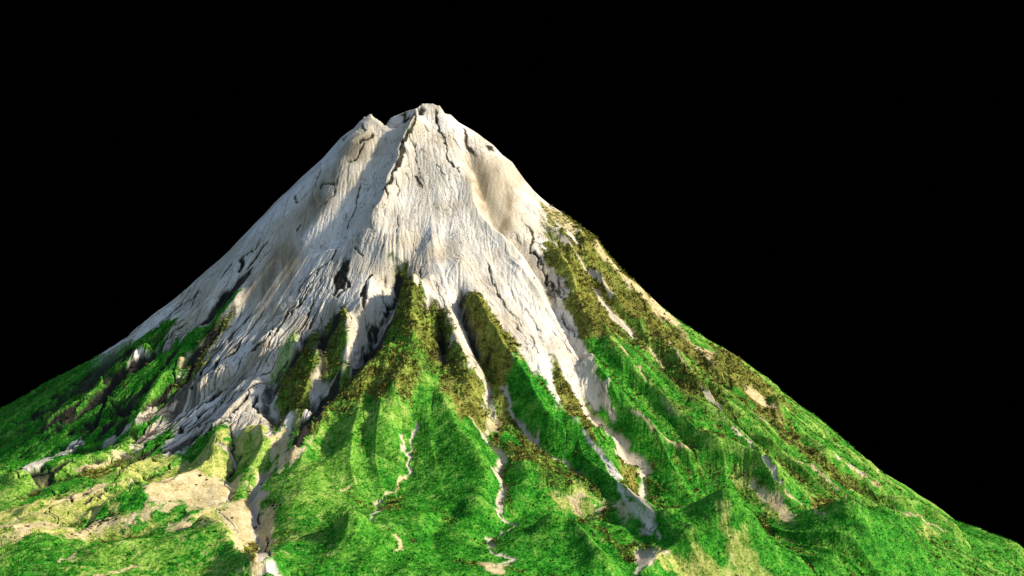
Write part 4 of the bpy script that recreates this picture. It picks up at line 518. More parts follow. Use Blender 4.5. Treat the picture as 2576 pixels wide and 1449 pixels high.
('dark',0.35,[(-71.59,-14),(-73.04,-15.43),(-74.59,-16.47),(-75.42,-19.28),(-76.77,-20.32)]),
('dark',0.4,[(-31.03,-38.45),(-33.02,-40.69),(-35.35,-42.73)]),
('dark',0.31,[(-23.37,-35.1),(-24.38,-37.75),(-25.1,-39.86)]),
('dark',0.248,[(-29.53,-34.41),(-30.64,-36.09),(-31.79,-37.42),(-33.42,-39.86),(-34.41,-41.96),(-35.71,-44.1)]),
('dark',0.31,[(-29.76,-42.03),(-30.66,-44.81),(-31.25,-47.33),(-33.06,-50.15)]),
('dark',0.248,[(-27.48,-44.1),(-28.45,-46.48),(-29.53,-47.98),(-30.57,-49.67)]),
('dark',0.248,[(-19.47,-55.28),(-18.5,-58.01)]),
('dark',0.248,[(-15.1,-53.07),(-15.26,-54.6)]),
('dark',0.31,[(-18.53,-36.4),(-20.84,-33.65)]),
('dark',0.248,[(-25.63,-30.75),(-26.71,-32.87),(-29.6,-33.99),(-31.2,-34.6),(-32.78,-35.36),(-33.96,-36.47),(-35.07,-37.94)]),
('dark',0.186,[(-0.1,-45.12),(1.41,-48.98),(2.82,-51.72),(4.33,-56.68)]),
('dark',0.186,[(-3.62,-41.03),(-2.8,-43.44)]),
('dark',0.3,[(-55.42,-47.87),(-58.11,-47.72),(-60.31,-49.34),(-61.64,-50.54),(-63.01,-51.55)]),
('dark',0.5,[(-47.8,-55.76),(-49.68,-55.93),(-51.52,-56.3),(-53.25,-57.08),(-55.08,-57.48),(-56.48,-58.26),(-57.55,-60.21)]),
('dark',0.5,[(-46.75,-60.39),(-48.76,-59.89),(-50.82,-59.26),(-52.63,-59.65),(-54.28,-60.61),(-54.66,-64.07)]),
('dark',0.7,[(-44.68,-74.42),(-46,-76.34),(-47.65,-76.89),(-51.73,-70.66),(-53.68,-72.42)]),
('dark',0.5,[(-41.62,-65.09),(-42.42,-68.57),(-43.59,-71.39)]),
('dark',0.5,[(-58.28,-62.12),(-56.38,-66.9),(-55.06,-67.24)]),
('dark',0.6,[(-60.4,-67.88),(-62.03,-70.65),(-63.59,-73.42),(-64.56,-77.81),(-62.83,-87.47),(-61.77,-94.81)]),
('dark',0.4,[(-65.13,-65.44),(-65.58,-71.81),(-65.83,-74.75)]),
('dark',0.4,[(-39.13,-65.48),(-39.39,-68.7),(-37.46,-72.27)]),
('dark',0.5,[(-73.68,-59.13),(-75.85,-58.83),(-77.88,-58.92)]),
('dark',0.5,[(-78.13,-59.16),(-80.27,-60.3),(-74.13,-83.34),(-76.13,-87.14),(-77.18,-89.59),(-78.32,-91.73),(-78.52,-94.15)]),
('dark',0.3,[(-60.84,-104.84),(-62.27,-109.01),(-63.16,-112.27)]),
('dark',0.3,[(-63.77,-102.49),(-64.94,-105.87),(-64.08,-108.28)]),
('dark',0.3,[(-67.1,-108.51),(-65.13,-112.36)]),
('dark',0.35,[(-41.6,-81.7),(-40.79,-85.35),(-39.29,-88.42),(-39.57,-94.42)]),
('dark',0.35,[(-38.4,-85.81),(-38.63,-87.53)]),
('dark',0.35,[(-29.96,-95.71),(-30.96,-98.95),(-31.79,-98.85)]),
('dark',0.3,[(-29.42,-111.53),(-28.89,-115.4),(-28.59,-118.57)]),
('dark',0.25,[(-25.57,-124.26),(-20.89,-144.18)]),
('path',0.195,[(-36.51,-115.51),(-34.49,-118.83),(-32.15,-121.58),(-29.04,-130.72)]),
('path',0.312,[(-40.22,-96.18),(-38.66,-100.45),(-37.09,-101.53),(-36.96,-107.62),(-36.83,-113.25)]),
('path',0.39,[(-44.82,-83.67),(-42.35,-84.57),(-40.91,-86.07),(-40.27,-87.68),(-39.19,-88.85)]),
('path',0.39,[(-77.83,-57.09),(-74.48,-56.45),(-72.08,-56.84),(-69.66,-57.3),(-68.12,-55.04),(-66.52,-52.84)]),
('path',0.312,[(-67.53,-70.29),(-68.91,-61.23),(-67.24,-60.52),(-65.62,-59.61),(-64.5,-55.67)]),
('tan',0.234,[(-60.45,-145),(-58.44,-145.88),(-57.04,-145.35),(-56.69,-141.02),(-54.82,-140.34),(-54.94,-138.75)]),
('tan',0.234,[(-48.56,-148.05),(-47.09,-147.15),(-45.76,-145.81),(-44.57,-143.96),(-42.45,-142.35)]),
('path',0.39,[(-59.14,-96.32),(-57.65,-101.37)]),
('tan',0.468,[(-58.51,-123.96),(-57.81,-121.14),(-56.39,-120.25)]),
]
SHRUBS=[
('shrub',[(-58.82,-129.47),(-59.36,-127.1),(-57.97,-129.89),(-58.3,-127.13),(-58.78,-122.55),(-58.31,-123.17),(-58.2,-120.74),(-57.43,-121.54),(-57.42,-120.48),(-56.84,-121.11),(-56.7,-120.06),(-56.18,-120.88),(-56.1,-119.61),(-55.33,-120.87),(-54.61,-120.41),(-53.61,-121.21),(-54.7,-119.36),(-53.59,-119.73),(-52.98,-119.28),(-54.86,-121.9),(-57.74,-122.75),(-58.55,-125.14),(-56.32,-121.93),(-55.06,-119.8)]),
('tanR',[(35.22,-8.06),(35.72,-11.73),(35.95,-13),(36.41,-14.35),(36.96,-14.06),(37.23,-13.62),(35.97,-16.03),(36.32,-16.22),(37.04,-14.51),(36.66,-16.47)]),
('tanM',[(-43.77,-99.96),(-43.66,-103.53),(-42.34,-100.46),(-31.47,-129.98),(-33.98,-130.17),(-32.42,-133.68),(-36.25,-127.8),(-33.01,-118.87),(-35.14,-116.06)]),
('tanC',[(-28.15,-111.35),(-27.31,-111.7),(-26.26,-113.11),(-25.35,-113.83),(-26.39,-113.78),(-25.36,-115.11),(-24.34,-116.44),(-27.4,-112.6),(-26.26,-112.46)]),
]

C=bpy.context.scene.collection
# ---------------------------------------------------------------- grid (denser rows near the viewer)
ys=np.concatenate([np.arange(-180,-60,.19),np.arange(-60,14,.155),np.arange(14,40,.5),np.arange(40,90,2.0)])
NC=1750
us=np.linspace(-.60,.60,NC)
Yg,Ug=np.meshgrid(ys,us,indexing='ij')
Xg=CAM[0]+Ug*(Yg+330.0)
NR=len(ys); shp=Xg.shape
x=Xg.ravel(); y=Yg.ravel()
z=height_mid(x,y,PROFILES,RIDGES,KNOLLS)
r,a=polar(x,y)
CELL=.25; ex=np.arange(-155,190,CELL); ey=np.arange(-178,24,CELL)
EX,EY=np.meshgrid(ex,ey); h0=height_mid(EX.ravel(),EY.ravel(),PROFILES,RIDGES,KNOLLS)
h0=h0+fbm(EX.ravel()*.35,EY.ravel()*.35,4,151)*.45
h0=h0.reshape(EX.shape)
h1,flw=erode(h0,CELL,7,45000,110)
def onto(F,blurn=0):
    i=np.clip((x-ex[0])/CELL,0,len(ex)-2.01); j=np.clip((y-ey[0])/CELL,0,len(ey)-2.01)
    a_,b_=i.astype(int),j.astype(int); u_,v_=i-a_,j-b_
    inside=(x>ex[0]+2)&(x<ex[-1]-2)&(y>ey[0]+1)&(y<ey[-1]-2)
    return ((F[b_,a_]*(1-u_)+F[b_,a_+1]*u_)*(1-v_)+(F[b_+1,a_]*(1-u_)+F[b_+1,a_+1]*u_)*v_)*inside
ero=onto(h1-h0)
ero=np.clip(ero,-2.2,1.2)
run=onto(np.log1p(flw))            # how much water passes each spot
wa=a+fbm(x*.03,y*.03,3,51)*7
# ---------------------------------------------------------------- ground cover
CL=['green','rock','tan','olive','brush','dark','brown','path','yellow','lime']
Wt={c:np.zeros(shp,np.float32) for c in CL}; Wt['green'][:]=1
def blur(m,n):
    if n<1: return m
    for ax in (0,1):
        k=2*n+1
        p=np.pad(m,[(n+1,n) if i==ax else (0,0) for i in (0,1)],mode='edge')
        c=np.cumsum(p,axis=ax,dtype=np.float64)
        m=((c[k:]-c[:-k]) if ax==0 else (c[:,k:]-c[:,:-k])).astype(np.float32)/k
    return m
# ragged edges: the outlines are tested at slightly shifted spots
fx=fbm(x*.55,y*.55,4,81,.6); fy=fbm(x*.55,y*.55,4,87,.6)
jn=fbm(x*.9,y*1.3,3,83,.7).reshape(shp); jx=fx.reshape(shp); jy=fy.reshape(shp)
fing=(vn(wa*.75,r*.05,191)+.6*vn(wa*1.7,r*.08,193))*2.6*sstep(25,45,r)*sstep(8,25,z)
rr=np.hypot(x+9,y)+1e-6; jx=jx+(fing*(x+9)/rr/1.3).reshape(shp); jy=jy+(fing*y/rr/1.3).reshape(shp)
sx_,sy_=fx.reshape(shp),fy.reshape(shp)
def paint(kind,soft,mask,sl,k=1.0):
    m=blur(mask.astype(np.float32),soft)
    if soft>=3 and kind!='brown': m=np.clip((m-.5+jn[sl]*.55)/(.22 if soft<5 else .5)+.5,0,1)
    m=m*k
    for c in CL:
        w=Wt[c][sl]; w*=(1-m)
        if c==kind: w+=m
# olive scrub takes over from the grass near the tree line on the right, crests painted lime as if sunlit
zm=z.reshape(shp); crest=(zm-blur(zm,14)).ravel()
tl=sstep(38,52,z+6*fx+3*fy)*sstep(10,40,a)
Wt['olive'][:]=tl.reshape(shp)
rc=np.maximum(sstep(66,72,z+2*fx),sstep(40,44,z)*sstep(30,20,a)*sstep(-70,-60,a))
rc=np.maximum(rc,sstep(28,34,z)*sstep(-75,-85,a)).reshape(shp)
Wt['olive']*=1-rc; Wt['rock'][:]=rc; Wt['green'][:]=1-Wt['olive']-rc
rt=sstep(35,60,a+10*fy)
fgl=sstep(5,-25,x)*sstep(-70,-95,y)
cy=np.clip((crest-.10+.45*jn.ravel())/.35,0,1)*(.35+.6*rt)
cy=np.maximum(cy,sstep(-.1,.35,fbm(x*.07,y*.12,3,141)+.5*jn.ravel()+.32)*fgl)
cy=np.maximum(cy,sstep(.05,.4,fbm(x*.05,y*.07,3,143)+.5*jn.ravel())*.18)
bb=np.clip((-crest-.12+.5*jn.ravel())/.35,0,1)*rt*sstep(-20,10,z)*.8  # scrub in the right gullies also paints their shade
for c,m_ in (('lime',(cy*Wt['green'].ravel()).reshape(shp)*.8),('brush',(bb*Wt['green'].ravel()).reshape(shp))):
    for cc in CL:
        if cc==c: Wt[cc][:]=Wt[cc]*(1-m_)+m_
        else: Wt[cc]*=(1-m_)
def window(pts,pad):
    xs=[p[0] for p in pts]; yy=[p[1] for p in pts]
    i0=np.searchsorted(ys,min(yy)-pad); i1=np.searchsorted(ys,max(yy)+pad)+1
    i0,i1=max(i0-12,0),min(i1+12,NR)
    if i1<=i0: return None
    X=Xg[i0:i1]; m=(X>min(xs)-pad)&(X<max(xs)+pad); cc=np.nonzero(m.any(0))[0]
    if len(cc)==0: return None
    return (slice(i0,i1),slice(max(cc[0]-12,0),min(cc[-1]+13,NC)))
yl=(sstep(.12,.35,fbm(x*.05,y*.09,3,171)+.35*jn.ravel()-.02)*fgl*.8).reshape(shp)
for cc in CL: Wt[cc]*=(1-yl)
Wt['yellow']+=yl
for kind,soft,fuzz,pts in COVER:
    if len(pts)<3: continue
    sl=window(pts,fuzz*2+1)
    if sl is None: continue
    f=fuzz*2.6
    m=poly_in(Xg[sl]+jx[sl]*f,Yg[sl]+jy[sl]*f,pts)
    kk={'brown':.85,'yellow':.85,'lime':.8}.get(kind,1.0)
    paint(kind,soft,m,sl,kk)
def shift(src,dst,amt):
    m=np.clip(amt,0,1).astype(np.float32); Wt[dst]+=Wt[src]*m; Wt[src]*=(1-m)
nb=fbm(x*.11,y*.11,3,181).reshape(shp)
shift('brush','green',sstep(.08,.3,nb+.5*jn)*.45); shift('brush','olive',sstep(.05,.3,-nb+.5*jn)*.5)
shift('olive','lime',sstep(.1,.4,-nb+.6*jn)*.2); shift('olive','brush',sstep(.0,.3,nb+.6*jn)*.5)
shift('tan','olive',(sstep(50,75,a).reshape(shp))*sstep(-.15,.2,nb+.6*jn)*.7)
cz=np.clip((crest.reshape(shp)-.05+.5*jn)/.4,0,1)*rt.reshape(shp)  # crests on the right tinted yellow, sunlight put into the cover
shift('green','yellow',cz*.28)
fr=(sstep(50,75,x)*sstep(-72,-88,y)).reshape(shp); shift('lime','green',fr*.75); shift('yellow','green',fr*.5*sstep(30,75,x).reshape(shp)); shift('green','brush',sstep(.1,.5,-crest.reshape(shp)-.1+.5*jn)*rt.reshape(shp)*sstep(-10,20,z).reshape(shp)*.75)
cleft=np.zeros(shp,np.float32)
for kind,w,pts in STREAKS:
    if len(pts)<2: continue
    sl=window(pts,3)
    if sl is None: continue
    X=Xg[sl]+sx_[sl]*.9; Y=Yg[sl]+sy_[sl]*.9; w=w*(1.35 if kind in('path','tan') else 1)
    d,s,_=polydist(X,Y,pts)
    ww=w*(.9+.3*vn(X*.6,Y*.6,91))
    ww=ww*np.minimum(1,np.minimum(s,1-s)*8+.45)
    m=np.clip((ww-d)/(.28 if kind=='dark' else .16)+.5,0,1)
    paint(kind,0,m,sl)
    if kind=='dark': cleft[sl]=np.maximum(cleft[sl],m*w)
    elif kind=='path': cleft[sl]=np.maximum(cleft[sl],m*w*.3)
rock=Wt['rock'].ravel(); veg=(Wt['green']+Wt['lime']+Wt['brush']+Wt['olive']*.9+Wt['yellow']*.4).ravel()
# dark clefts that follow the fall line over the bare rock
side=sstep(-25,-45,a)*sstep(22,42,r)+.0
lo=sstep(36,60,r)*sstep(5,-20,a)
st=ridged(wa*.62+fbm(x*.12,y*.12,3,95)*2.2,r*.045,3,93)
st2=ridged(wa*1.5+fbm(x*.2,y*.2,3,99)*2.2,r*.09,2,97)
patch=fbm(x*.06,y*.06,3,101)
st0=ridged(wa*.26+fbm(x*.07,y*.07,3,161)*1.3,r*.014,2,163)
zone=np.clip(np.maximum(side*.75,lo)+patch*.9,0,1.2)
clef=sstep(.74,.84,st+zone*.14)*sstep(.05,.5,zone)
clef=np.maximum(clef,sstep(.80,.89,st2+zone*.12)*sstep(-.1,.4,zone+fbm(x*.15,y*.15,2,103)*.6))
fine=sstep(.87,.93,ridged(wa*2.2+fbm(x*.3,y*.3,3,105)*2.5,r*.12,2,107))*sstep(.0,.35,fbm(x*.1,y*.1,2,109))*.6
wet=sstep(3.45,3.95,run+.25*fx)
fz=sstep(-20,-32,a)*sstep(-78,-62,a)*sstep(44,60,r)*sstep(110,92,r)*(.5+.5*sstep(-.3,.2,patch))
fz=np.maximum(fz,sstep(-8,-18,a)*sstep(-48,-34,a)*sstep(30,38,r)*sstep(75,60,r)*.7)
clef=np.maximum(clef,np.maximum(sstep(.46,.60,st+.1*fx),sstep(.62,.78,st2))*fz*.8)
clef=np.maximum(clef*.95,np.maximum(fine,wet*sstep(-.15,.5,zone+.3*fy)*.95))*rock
# ravines on the left flank coloured dark, scrub along the runlets elsewhere
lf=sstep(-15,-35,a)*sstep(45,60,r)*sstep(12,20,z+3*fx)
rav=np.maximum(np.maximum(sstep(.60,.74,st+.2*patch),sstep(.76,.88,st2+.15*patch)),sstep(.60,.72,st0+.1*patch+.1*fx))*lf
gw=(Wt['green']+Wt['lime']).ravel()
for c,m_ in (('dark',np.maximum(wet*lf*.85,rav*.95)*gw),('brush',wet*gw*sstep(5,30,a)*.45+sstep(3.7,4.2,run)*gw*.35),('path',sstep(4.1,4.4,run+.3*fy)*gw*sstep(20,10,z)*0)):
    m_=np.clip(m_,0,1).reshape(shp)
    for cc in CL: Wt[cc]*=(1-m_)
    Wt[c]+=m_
# ---------------------------------------------------------------- fine relief
bil=1-np.abs(fbm(x*.85,y*.85,3,111,.6))*2.2
bush=np.abs(vn(x*1.15+fx,y*1.15+fy,113))+.6*np.abs(vn(x*2.1,y*2.1,115))
rough=.22+.75*Wt['brush'].ravel()+.25*Wt['olive'].ravel()
z=z+veg*rough*(.55*bush-.25)*.9
fan=sstep(-12,-35,a)*sstep(30,60,r)
z=z+ero*(.21*rock*(1-fan)+.5*rock*fan+.55*Wt['brush'].ravel()+.30*Wt['olive'].ravel()+(Wt['green']+Wt['lime']).ravel()*(.06+.5*lf+.10*sstep(25,50,a)*sstep(0,25,z))+.2*(Wt['tan']+Wt['yellow']).ravel())
z=z-rav*1.0*(1-rock)-lf*.9*(st0-.3)
z=z+veg*.35*fbm(x*.22,y*.22,3,117)
z=z+rock*(.15*(ridged(wa*.55+fbm(x*.1,y*.1,3,127)*3+fx*.4,r*.05,4,121)-.5)*sstep(4,30,r)+.16*fbm(x*.35,y*.35,5,123)+.45*fbm(x*.13,y*.13,2,129))
z=z-clef*.24-cleft.ravel()*.6
z=z-Wt['path'].ravel()*.25-Wt['dark'].ravel()*.35*(1+fx)
z=z+(Wt['tan']+Wt['yellow']).ravel()*.18*fbm(x*.7,y*.7,3,125)
Z=z.reshape(shp)
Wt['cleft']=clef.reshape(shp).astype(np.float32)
# ---------------------------------------------------------------- material
def material():
    m=bpy.data.materials.new('volcano_ground'); m.use_nodes=True
    nt=m.node_tree; N=nt.nodes; L=nt.links; N.clear()
    out=N.new('ShaderNodeOutputMaterial'); bs=N.new('ShaderNodeBsdfPrincipled')
    bs.inputs['Roughness'].default_value=.92; bs.inputs['Specular IOR Level'].default_value=.15
    L.new(bs.outputs[0],out.inputs[0])
    tc=N.new('ShaderNodeTexCoord'); fl=N.new('ShaderNodeAttribute'); fl.attribute_name='flow'
    def noise(scale,det=4,rough=.6,flow=False,dist=0):
        n=N.new('ShaderNodeTexNoise'); n.inputs['Scale'].default_value=scale; n.inputs['Detail'].default_value=det
        n.inputs['Roughness'].default_value=rough; n.inputs['Distortion'].default_value=dist
        L.new(fl.outputs['Vector'] if flow else tc.outputs['Object'],n.inputs['Vector']); return n.outputs['Fac']
    def ramp(fac,stops):
        rp=N.new('ShaderNodeValToRGB'); e=rp.color_ramp.elements
        while len(e)<len(stops): e.new(.5)
        for i,(p,c) in enumerate(stops): e[i].position=p; e[i].color=(*c,1)
        L.new(fac,rp.inputs[0]); return rp.outputs[0]
    def mix(fac,A,B):
        x_=N.new('ShaderNodeMix'); x_.data_type='RGBA'
        L.new(fac,x_.inputs[0]); L.new(A,x_.inputs[6]); L.new(B,x_.inputs[7]); return x_.outputs[2]
    def attr(n):
        q=N.new('ShaderNodeAttribute'); q.attribute_name=n; return q.outputs['Fac']
    mott=noise(2.2,5,.68,dist=.3); finen=noise(4.0,4,.7); big=noise(.07,4,.6); med=noise(.35,4,.6)
    fib=noise(1.0,4,.65,flow=True,dist=.4)
    sfl=noise(.35,6,.7,flow=True,dist=.6)
    def add(A,B,k):
        q=N.new('ShaderNodeMath'); q.operation='MULTIPLY_ADD'; L.new(B,q.inputs[0]); q.inputs[1].default_value=k; L.new(A,q.inputs[2]); return q.outputs[0]
    def sub5(A,k):   # A*k + (1-k)/2
        q=N.new('ShaderNodeMath'); q.operation='MULTIPLY_ADD'; L.new(A,q.inputs[0]); q.inputs[1].default_value=k; q.inputs[2].default_value=(1-k)/2; return q.outputs[0]
    gt=add(add(sub5(mott,.55),finen,.25),fib,.25)
    gt=add(gt,med,.38)       # centre near .9*.5+...
    def off(A,o):
        q=N.new('ShaderNodeMath'); q.operation='ADD'; L.new(A,q.inputs[0]); q.inputs[1].default_value=o; return q.outputs[0]
    gt=off(gt,-.44); gt=sub5(gt,1.4)
    green=ramp(gt,[(.30,(.006,.045,.003)),(.42,(.011,.125,.005)),(.51,(.022,.225,.010)),(.60,(.075,.31,.022)),(.72,(.28,.38,.08))])
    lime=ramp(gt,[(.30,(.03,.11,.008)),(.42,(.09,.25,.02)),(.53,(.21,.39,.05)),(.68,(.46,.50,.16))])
    olive=ramp(gt,[(.34,(.045,.042,.008)),(.45,(.12,.115,.018)),(.55,(.20,.20,.035)),(.68,(.33,.32,.09))])
    brush=ramp(gt,[(.34,(.012,.013,.006)),(.42,(.06,.060,.014)),(.50,(.15,.15,.025)),(.57,(.07,.24,.018)),(.66,(.42,.38,.10))])
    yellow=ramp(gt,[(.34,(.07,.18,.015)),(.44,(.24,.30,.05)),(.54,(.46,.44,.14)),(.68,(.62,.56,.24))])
    tan=ramp(gt,[(.32,(.22,.17,.06)),(.43,(.44,.36,.18)),(.55,(.55,.47,.27)),(.68,(.64,.56,.36))])
    rk=ramp(add(sub5(sfl,.8),finen,.2),[(.32,(.36,.34,.29)),(.44,(.50,.48,.44)),(.58,(.69,.655,.585)),(.72,(.82,.78,.70))])
    def vein(scale,wd,th,flow=True):
        n=noise(scale,3,.55,flow=flow,dist=1.2)
        q1=N.new('ShaderNodeMath'); q1.operation='SUBTRACT'; L.new(n,q1.inputs[0]); q1.inputs[1].default_value=.5
        q2=N.new('ShaderNodeMath'); q2.operation='ABSOLUTE'; L.new(q1.outputs[0],q2.inputs[0])
        q3=N.new('ShaderNodeMapRange'); q3.inputs['From Min'].default_value=wd; q3.inputs['From Max'].default_value=wd*.35; L.new(q2.outputs[0],q3.inputs['Value'])
        g=noise(.11*th,3,.6); q4=N.new('ShaderNodeMapRange'); q4.inputs['From Min'].default_value=.50; q4.inputs['From Max'].default_value=.58; L.new(g,q4.inputs['Value'])
        q5=N.new('ShaderNodeMath'); q5.operation='MULTIPLY'; L.new(q3.outputs[0],q5.inputs[0]); L.new(q4.outputs[0],q5.inputs[1])
        q6=N.new('ShaderNodeMath'); q6.operation='MULTIPLY'; L.new(q5.outputs[0],q6.inputs[0]); q6.inputs[1].default_value=.8; return q6.outputs[0]
    stain=ramp(add(sub5(big,1.0),sfl,.25),[(.54,(0,0,0)),(.72,(.6,.6,.6))])
    rk=mix(stain,rk,ramp(sfl,[(.3,(.30,.24,.14)),(.7,(.50,.43,.30))]))
    vc=ramp(mott,[(.3,(.05,.042,.028)),(.7,(.16,.13,.085))])
    rk=mix(vein(.42,.012,1.0),rk,vc); rk=mix(vein(.9,.016,1.9),rk,vc)
    brown=ramp(add(sub5(sfl,.8),finen,.2),[(.40,(.075,.055,.025)),(.53,(.22,.17,.10)),(.66,(.40,.34,.23)),(.76,(.55,.50,.40))])
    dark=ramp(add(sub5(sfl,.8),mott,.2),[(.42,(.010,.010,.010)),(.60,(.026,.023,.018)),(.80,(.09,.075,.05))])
    path=ramp(finen,[(.35,(.38,.33,.25)),(.65,(.58,.52,.42))])
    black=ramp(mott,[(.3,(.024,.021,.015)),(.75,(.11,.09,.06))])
    col=green
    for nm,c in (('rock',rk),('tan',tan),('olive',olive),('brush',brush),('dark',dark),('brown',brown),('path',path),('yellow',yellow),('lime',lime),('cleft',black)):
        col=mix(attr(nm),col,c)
    L.new(col,bs.inputs['Base Color'])
    b=N.new('ShaderNodeBump'); b.inputs['Strength'].default_value=.7; b.inputs['Distance'].default_value=.3
    L.new(add(mott,sfl,.15),b.inputs['Height']); L.new(b.outputs[0],bs.inputs['Normal'])
    return m
GROUND=material()
# weights as nested mixes: each attribute is its share of what is left under it
order=['rock','tan','olive','brush','dark','brown','path','yellow','lime']
acc=np.zeros(shp,np.float32); att={}
rest=1.0-Wt['green']
# walk from the topmost layer down
above=np.zeros(shp,np.float32)
for c in reversed(order):
    den=np.maximum(1-above,1e-4); att[c]=np.clip(Wt[c]/den,0,1); above+=Wt[c]
att['cleft']=Wt['cleft']
# ---------------------------------------------------------------- which part of the land each cell belongs to
idx=np.arange(NR*NC).reshape(shp)
q=np.stack([idx[:-1,:-1],idx[:-1,1:],idx[1:,1:],idx[1:,:-1]],-1).reshape(-1,4)
cone=base(x,y,PROFILES)
hs=np.zeros(NR*NC,np.int8)
fl0=23-0.27*np.log1p(np.exp(np.clip((x-15)/12,-30,30)))*12+0.045*(y+100)
edge=fl0+3.2+1.2*fbm(x*.05,y*.05,2,131)
hs[(cone<edge)&(y<-40)]=1
for i,((kx,ky),amp,rx,ry,p) in enumerate(KNOLLS):
    if amp>=6:
        hs[(np.hypot((x-kx)/rx,(y-ky)/ry)<1.25)]=2+i
flow=np.stack([wa*.9*np.clip(r,14,200)/60,r*.30,np.zeros_like(r)],-1).astype(np.float32)
co=np.stack([x,y,z],-1).astype(np.float32)
def build(name,faces,label):
    u,inv=np.unique(faces,return_inverse=True); inv=inv.reshape(faces.shape).astype(np.int32)
    me=bpy.data.meshes.new(name); me.vertices.add(len(u)); me.vertices.foreach_set('co',co[u].ravel())
    me.loops.add(inv.size); me.loops.foreach_set('vertex_index',inv.ravel())
    me.polygons.add(len(inv)); me.polygons.foreach_set('loop_start',np.arange(0,inv.size,4,dtype=np.int32))
    me.polygons.foreach_set('loop_total',np.full(len(inv),4,np.int32))
    me.polygons.foreach_set('use_smooth',np.zeros(len(inv),bool))
    for n,v in att.items():
        A=me.attributes.new(n,'FLOAT','POINT'); A.data.foreach_set('value',np.ascontiguousarray(v.ravel()[u]))
    A=me.attributes.new('flow','FLOAT_VECTOR','POINT'); A.data.foreach_set('vector',flow[u].ravel())
    me.update(); me.materials.append(GROUND)
    o=bpy.data.objects.new(name,me); C.objects.link(o); o['kind']='structure'; o['label']=label
    return o
fh=hs[q[:,0]]
NAMES={0:('mountain','steep volcano with a bare grey and cream rocky summit above green ridged slopes'),
       1:('hills','rolling green and straw coloured foothills below the volcano')}
KL=['green knoll with a rounded top at the bottom left of centre, beside the pale stream bed',
    'dark green pointed knoll at the right of the grey river bed',
    'dark green hill with pale lime spots near its peak, at the lower right',
    'broad green hill between the lime-spotted peak and the right edge',
    'low green swell on the skyline just left of the lower right corner',
    'last green swell on the skyline before the right edge',
    'small dark green hill at the far right edge of the picture']
kn=0
for v in np.unique(fh):
    v=int(v)
    if v in NAMES: nm,lb=NAMES[v]
    else: nm,lb='hill',KL[kn]; kn+=1
    build(nm,q[fh==v],lb)
# ---------------------------------------------------------------- shrub and grass clumps standing on the slopes
zf=Z.ravel()
def clump(rs,n,rad,ht):
    # n leafy triangles fanned out over a low dome
    th=rs.rand(n)*6.283; ph=rs.rand(n)**.7; c=np.stack([np.cos(th)*ph*rad,np.sin(th)*ph*rad,ht*(1-ph*ph)*.9],-1)
    t=rs.randn(n,3,3)*rad*.42; t[:,:,2]*=.8
    return (c[:,None,:]+t).reshape(-1,3)
def leaf_material(name,stops):
    m=bpy.data.materials.new(name); m.use_nodes=True; nt=m.node_tree; N=nt.nodes; L=nt.links
    bs=N['Principled BSDF']; bs.inputs['Roughness'].default_value=.9; bs.inputs['Specular IOR Level'].default_value=.1
    at=N.new('ShaderNodeAttribute'); at.attribute_name='tone'
    no=N.new('ShaderNodeTexNoise'); no.inputs['Scale'].default_value=2.5
    q=N.new('ShaderNodeMath'); q.operation='MULTIPLY_ADD'; L.new(no.outputs['Fac'],q.inputs[0]); q.inputs[1].default_value=.3; L.new(at.outputs['Fac'],q.inputs[2])
    rp=N.new('ShaderNodeValToRGB'); e=rp.color_ramp.elements
    while len(e)<len(stops): e.new(.5)
    for i,(p,c) in enumerate(stops): e[i].position=p; e[i].color=(*c,1)
    L.new(q.outputs[0],rp.inputs[0]); L.new(rp.outputs[0],bs.inputs['Base Color'])
    return m
rs=np.random.RandomState(3)
vis=(np.abs(Ug)<.50).ravel()&(y<8)&(y>-172)
area=(np.gradient(ys)[:,None]*(us[1]-us[0])*(Yg+330)).ravel()
def scatter(name,label,weight,dens,lo_,hi_,tris,mat,tone):
    p=weight*area*dens*vis; k=np.nonzero(rs.rand(len(p))<p)[0]
    protos=[clump(rs,tris,1,.75) for _ in range(12)]
    n=len(k); nv=tris*3; V=np.empty((n,nv,3),np.float32)
    sz=lo_+(hi_-lo_)*rs.rand(n)**2; ang=rs.rand(n)*6.283; pi=rs.randint(0,12,n)
    for i in range(12):
        m=pi==i; c,s=np.cos(ang[m])[:,None],np.sin(ang[m])[:,None]; P_=protos[i]
        V[m,:,0]=(P_[:,0]*c-P_[:,1]*s)*sz[m,None]+x[k[m],None]
        V[m,:,1]=(P_[:,0]*s+P_[:,1]*c)*sz[m,None]+y[k[m],None]
        V[m,:,2]=P_[:,2]*sz[m,None]+zf[k[m],None]+.02
    me=bpy.data.meshes.new(name); N3=n*nv
    me.vertices.add(N3); me.vertices.foreach_set('co',V.ravel()); me.loops.add(N3)
    me.loops.foreach_set('vertex_index',np.arange(N3,dtype=np.int32)); me.polygons.add(N3//3)
    me.polygons.foreach_set('loop_start',np.arange(0,N3,3,dtype=np.int32)); me.polygons.foreach_set('loop_total',np.full(N3//3,3,np.int32))
    A=me.attributes.new('tone','FLOAT','POINT'); t=tone+.27*(rs.rand(n)-.5)
    A.data.foreach_set('value',np.repeat(t,nv).astype(np.float32))
    me.update(); me.materials.append(mat); o=bpy.data.objects.new(name,me); C.objects.link(o)
    o['kind']='stuff'; o['label']=label; print(name,n)
LG_=leaf_material('grass_leaves',[(.10,(.005,.040,.003)),(.30,(.012,.12,.006)),(.50,(.022,.235,.010)),(.68,(.10,.34,.03)),(.85,(.32,.40,.10))])
LB_=leaf_material('scrub_leaves',[(.12,(.014,.014,.006)),(.32,(.07,.065,.014)),(.50,(.17,.165,.03)),(.62,(.08,.25,.02)),(.85,(.42,.38,.11))])
scatter('grass','tall green grass and low bushes covering the lower slopes',(Wt['green']+.5*Wt['lime']).ravel(),2.2,.16,.44,7,LG_,.30)
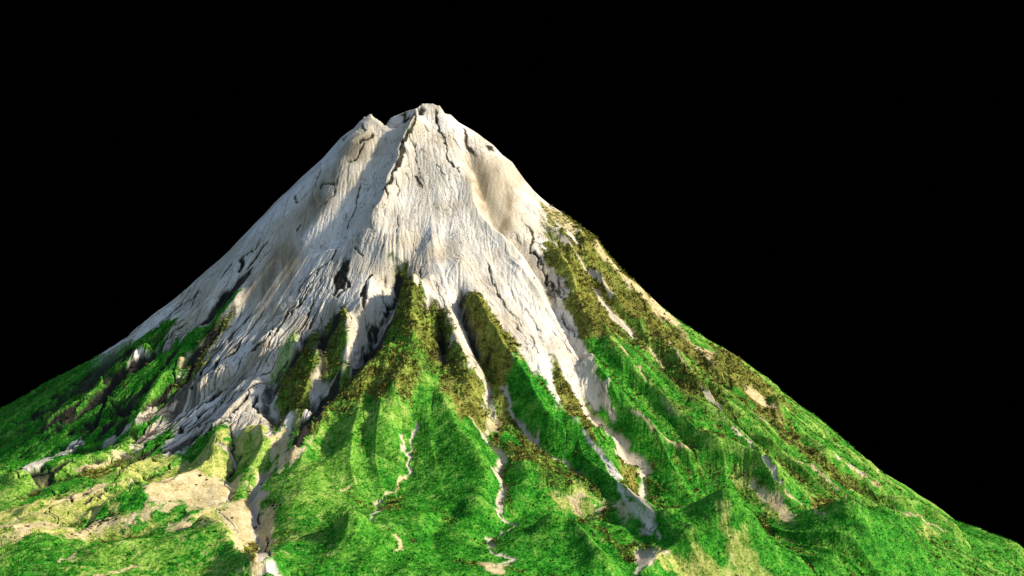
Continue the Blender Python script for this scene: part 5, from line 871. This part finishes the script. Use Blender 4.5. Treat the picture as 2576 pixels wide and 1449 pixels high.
scatter('scrub','brown and olive scrub on the ridges below the bare rock',(Wt['brush']+.6*Wt['olive']).ravel(),2.8,.25,.72,8,LB_,.26)
# ---------------------------------------------------------------- single shrubs dotted over bare patches
def ground(px,py):
    j=np.clip(np.searchsorted(ys,py),1,NR-1); i=int(round(((px-CAM[0])/(py+330)-us[0])/(us[1]-us[0])))
    return float(Z[j,min(max(i,0),NC-1)])
SL={'shrub':('small dark shrub dotted on the long bare straw coloured strip at the lower left','shrubs on the long straw strip at the lower left'),
    'tanR':('small dark shrub on the bare tan slope below the right skyline','shrubs on the tan slope below the right skyline'),
    'tanM':('small dark shrub on the broad straw coloured slope left of the pale stream','shrubs on the straw slope left of the stream'),
    'tanC':('small dark shrub on the round bare patch right of the pale stream','shrubs on the bare patch right of the stream')}
LD_=leaf_material('shrub_leaves',[(.1,(.012,.014,.006)),(.4,(.035,.04,.012)),(.8,(.09,.10,.02))])
smesh=[]
for k in range(4):
    V=clump(rs,70,1,.9); me=bpy.data.meshes.new('shrub')
    me.from_pydata([tuple(v) for v in V],[],[(3*i,3*i+1,3*i+2) for i in range(70)])
    A=me.attributes.new('tone','FLOAT','POINT'); A.data.foreach_set('value',np.repeat(rs.rand(70)*.6,3).astype(np.float32))
    me.materials.append(LD_); smesh.append(me)
for key,pts in SHRUBS:
    for px,py in pts:
        o=bpy.data.objects.new('shrub',smesh[rs.randint(4)]); C.objects.link(o)
        s=.16+.13*rs.rand(); o.location=(px,py,ground(px,py)-.05); o.scale=(s*1.1,s,s*.8); o.rotation_euler=(0,0,rs.rand()*6.28)
        o['label'],o['group']=SL[key]; o['category']='shrub'
# ---------------------------------------------------------------- light
AZ,EL=math.radians(SUN_AZ),math.radians(SUN_EL)      # azimuth from +y (away from the viewer) clockwise
sd=(math.sin(AZ)*math.cos(EL),math.cos(AZ)*math.cos(EL),math.sin(EL))
import mathutils
sl=bpy.data.lights.new('sun','SUN'); sl.energy=SUN_E; sl.angle=math.radians(2.0); sl.color=(1,.88,.69)
so=bpy.data.objects.new('sun',sl); C.objects.link(so)
so.rotation_euler=mathutils.Vector(sd).to_track_quat('Z','Y').to_euler()
w=bpy.data.worlds.new('World'); bpy.context.scene.world=w; w.use_nodes=True
nt=w.node_tree; N=nt.nodes; L=nt.links
bg=N['Background']
sky=N.new('ShaderNodeTexSky'); sky.sky_type='NISHITA'; sky.sun_disc=False; sky.sun_elevation=EL; sky.sun_rotation=AZ
# the sky is black behind the mountain and clear blue overhead and behind the viewer
tc=N.new('ShaderNodeTexCoord'); sp_=N.new('ShaderNodeSeparateXYZ'); L.new(tc.outputs['Generated'],sp_.inputs[0])
m1=N.new('ShaderNodeMath'); m1.operation='MULTIPLY_ADD'; L.new(sp_.outputs['Y'],m1.inputs[0]); m1.inputs[1].default_value=-.6; L.new(sp_.outputs['Z'],m1.inputs[2])
mr=N.new('ShaderNodeMapRange'); mr.interpolation_type='SMOOTHSTEP'; mr.inputs['From Min'].default_value=.02; mr.inputs['From Max'].default_value=.45
L.new(m1.outputs[0],mr.inputs['Value'])
mm=N.new('ShaderNodeMath'); mm.operation='MULTIPLY'; L.new(mr.outputs[0],mm.inputs[0]); mm.inputs[1].default_value=SKY
L.new(sky.outputs[0],bg.inputs[0]); L.new(mm.outputs[0],bg.inputs[1])
# ---------------------------------------------------------------- camera
cd=bpy.data.cameras.new('camera'); cd.sensor_width=36; cd.lens=FPX/2576*36; cd.clip_start=1; cd.clip_end=3000
cm=bpy.data.objects.new('camera',cd); C.objects.link(cm); cm.location=CAM; cm.rotation_euler=(math.radians(90+PITCH),0,0)
S=bpy.context.scene; S.camera=cm
S.view_settings.view_transform='Standard'; S.view_settings.look='None'; S.view_settings.gamma=1; S.view_settings.exposure=EXPO
S.render.resolution_x=1024; S.render.resolution_y=576
S.cycles.max_bounces=4
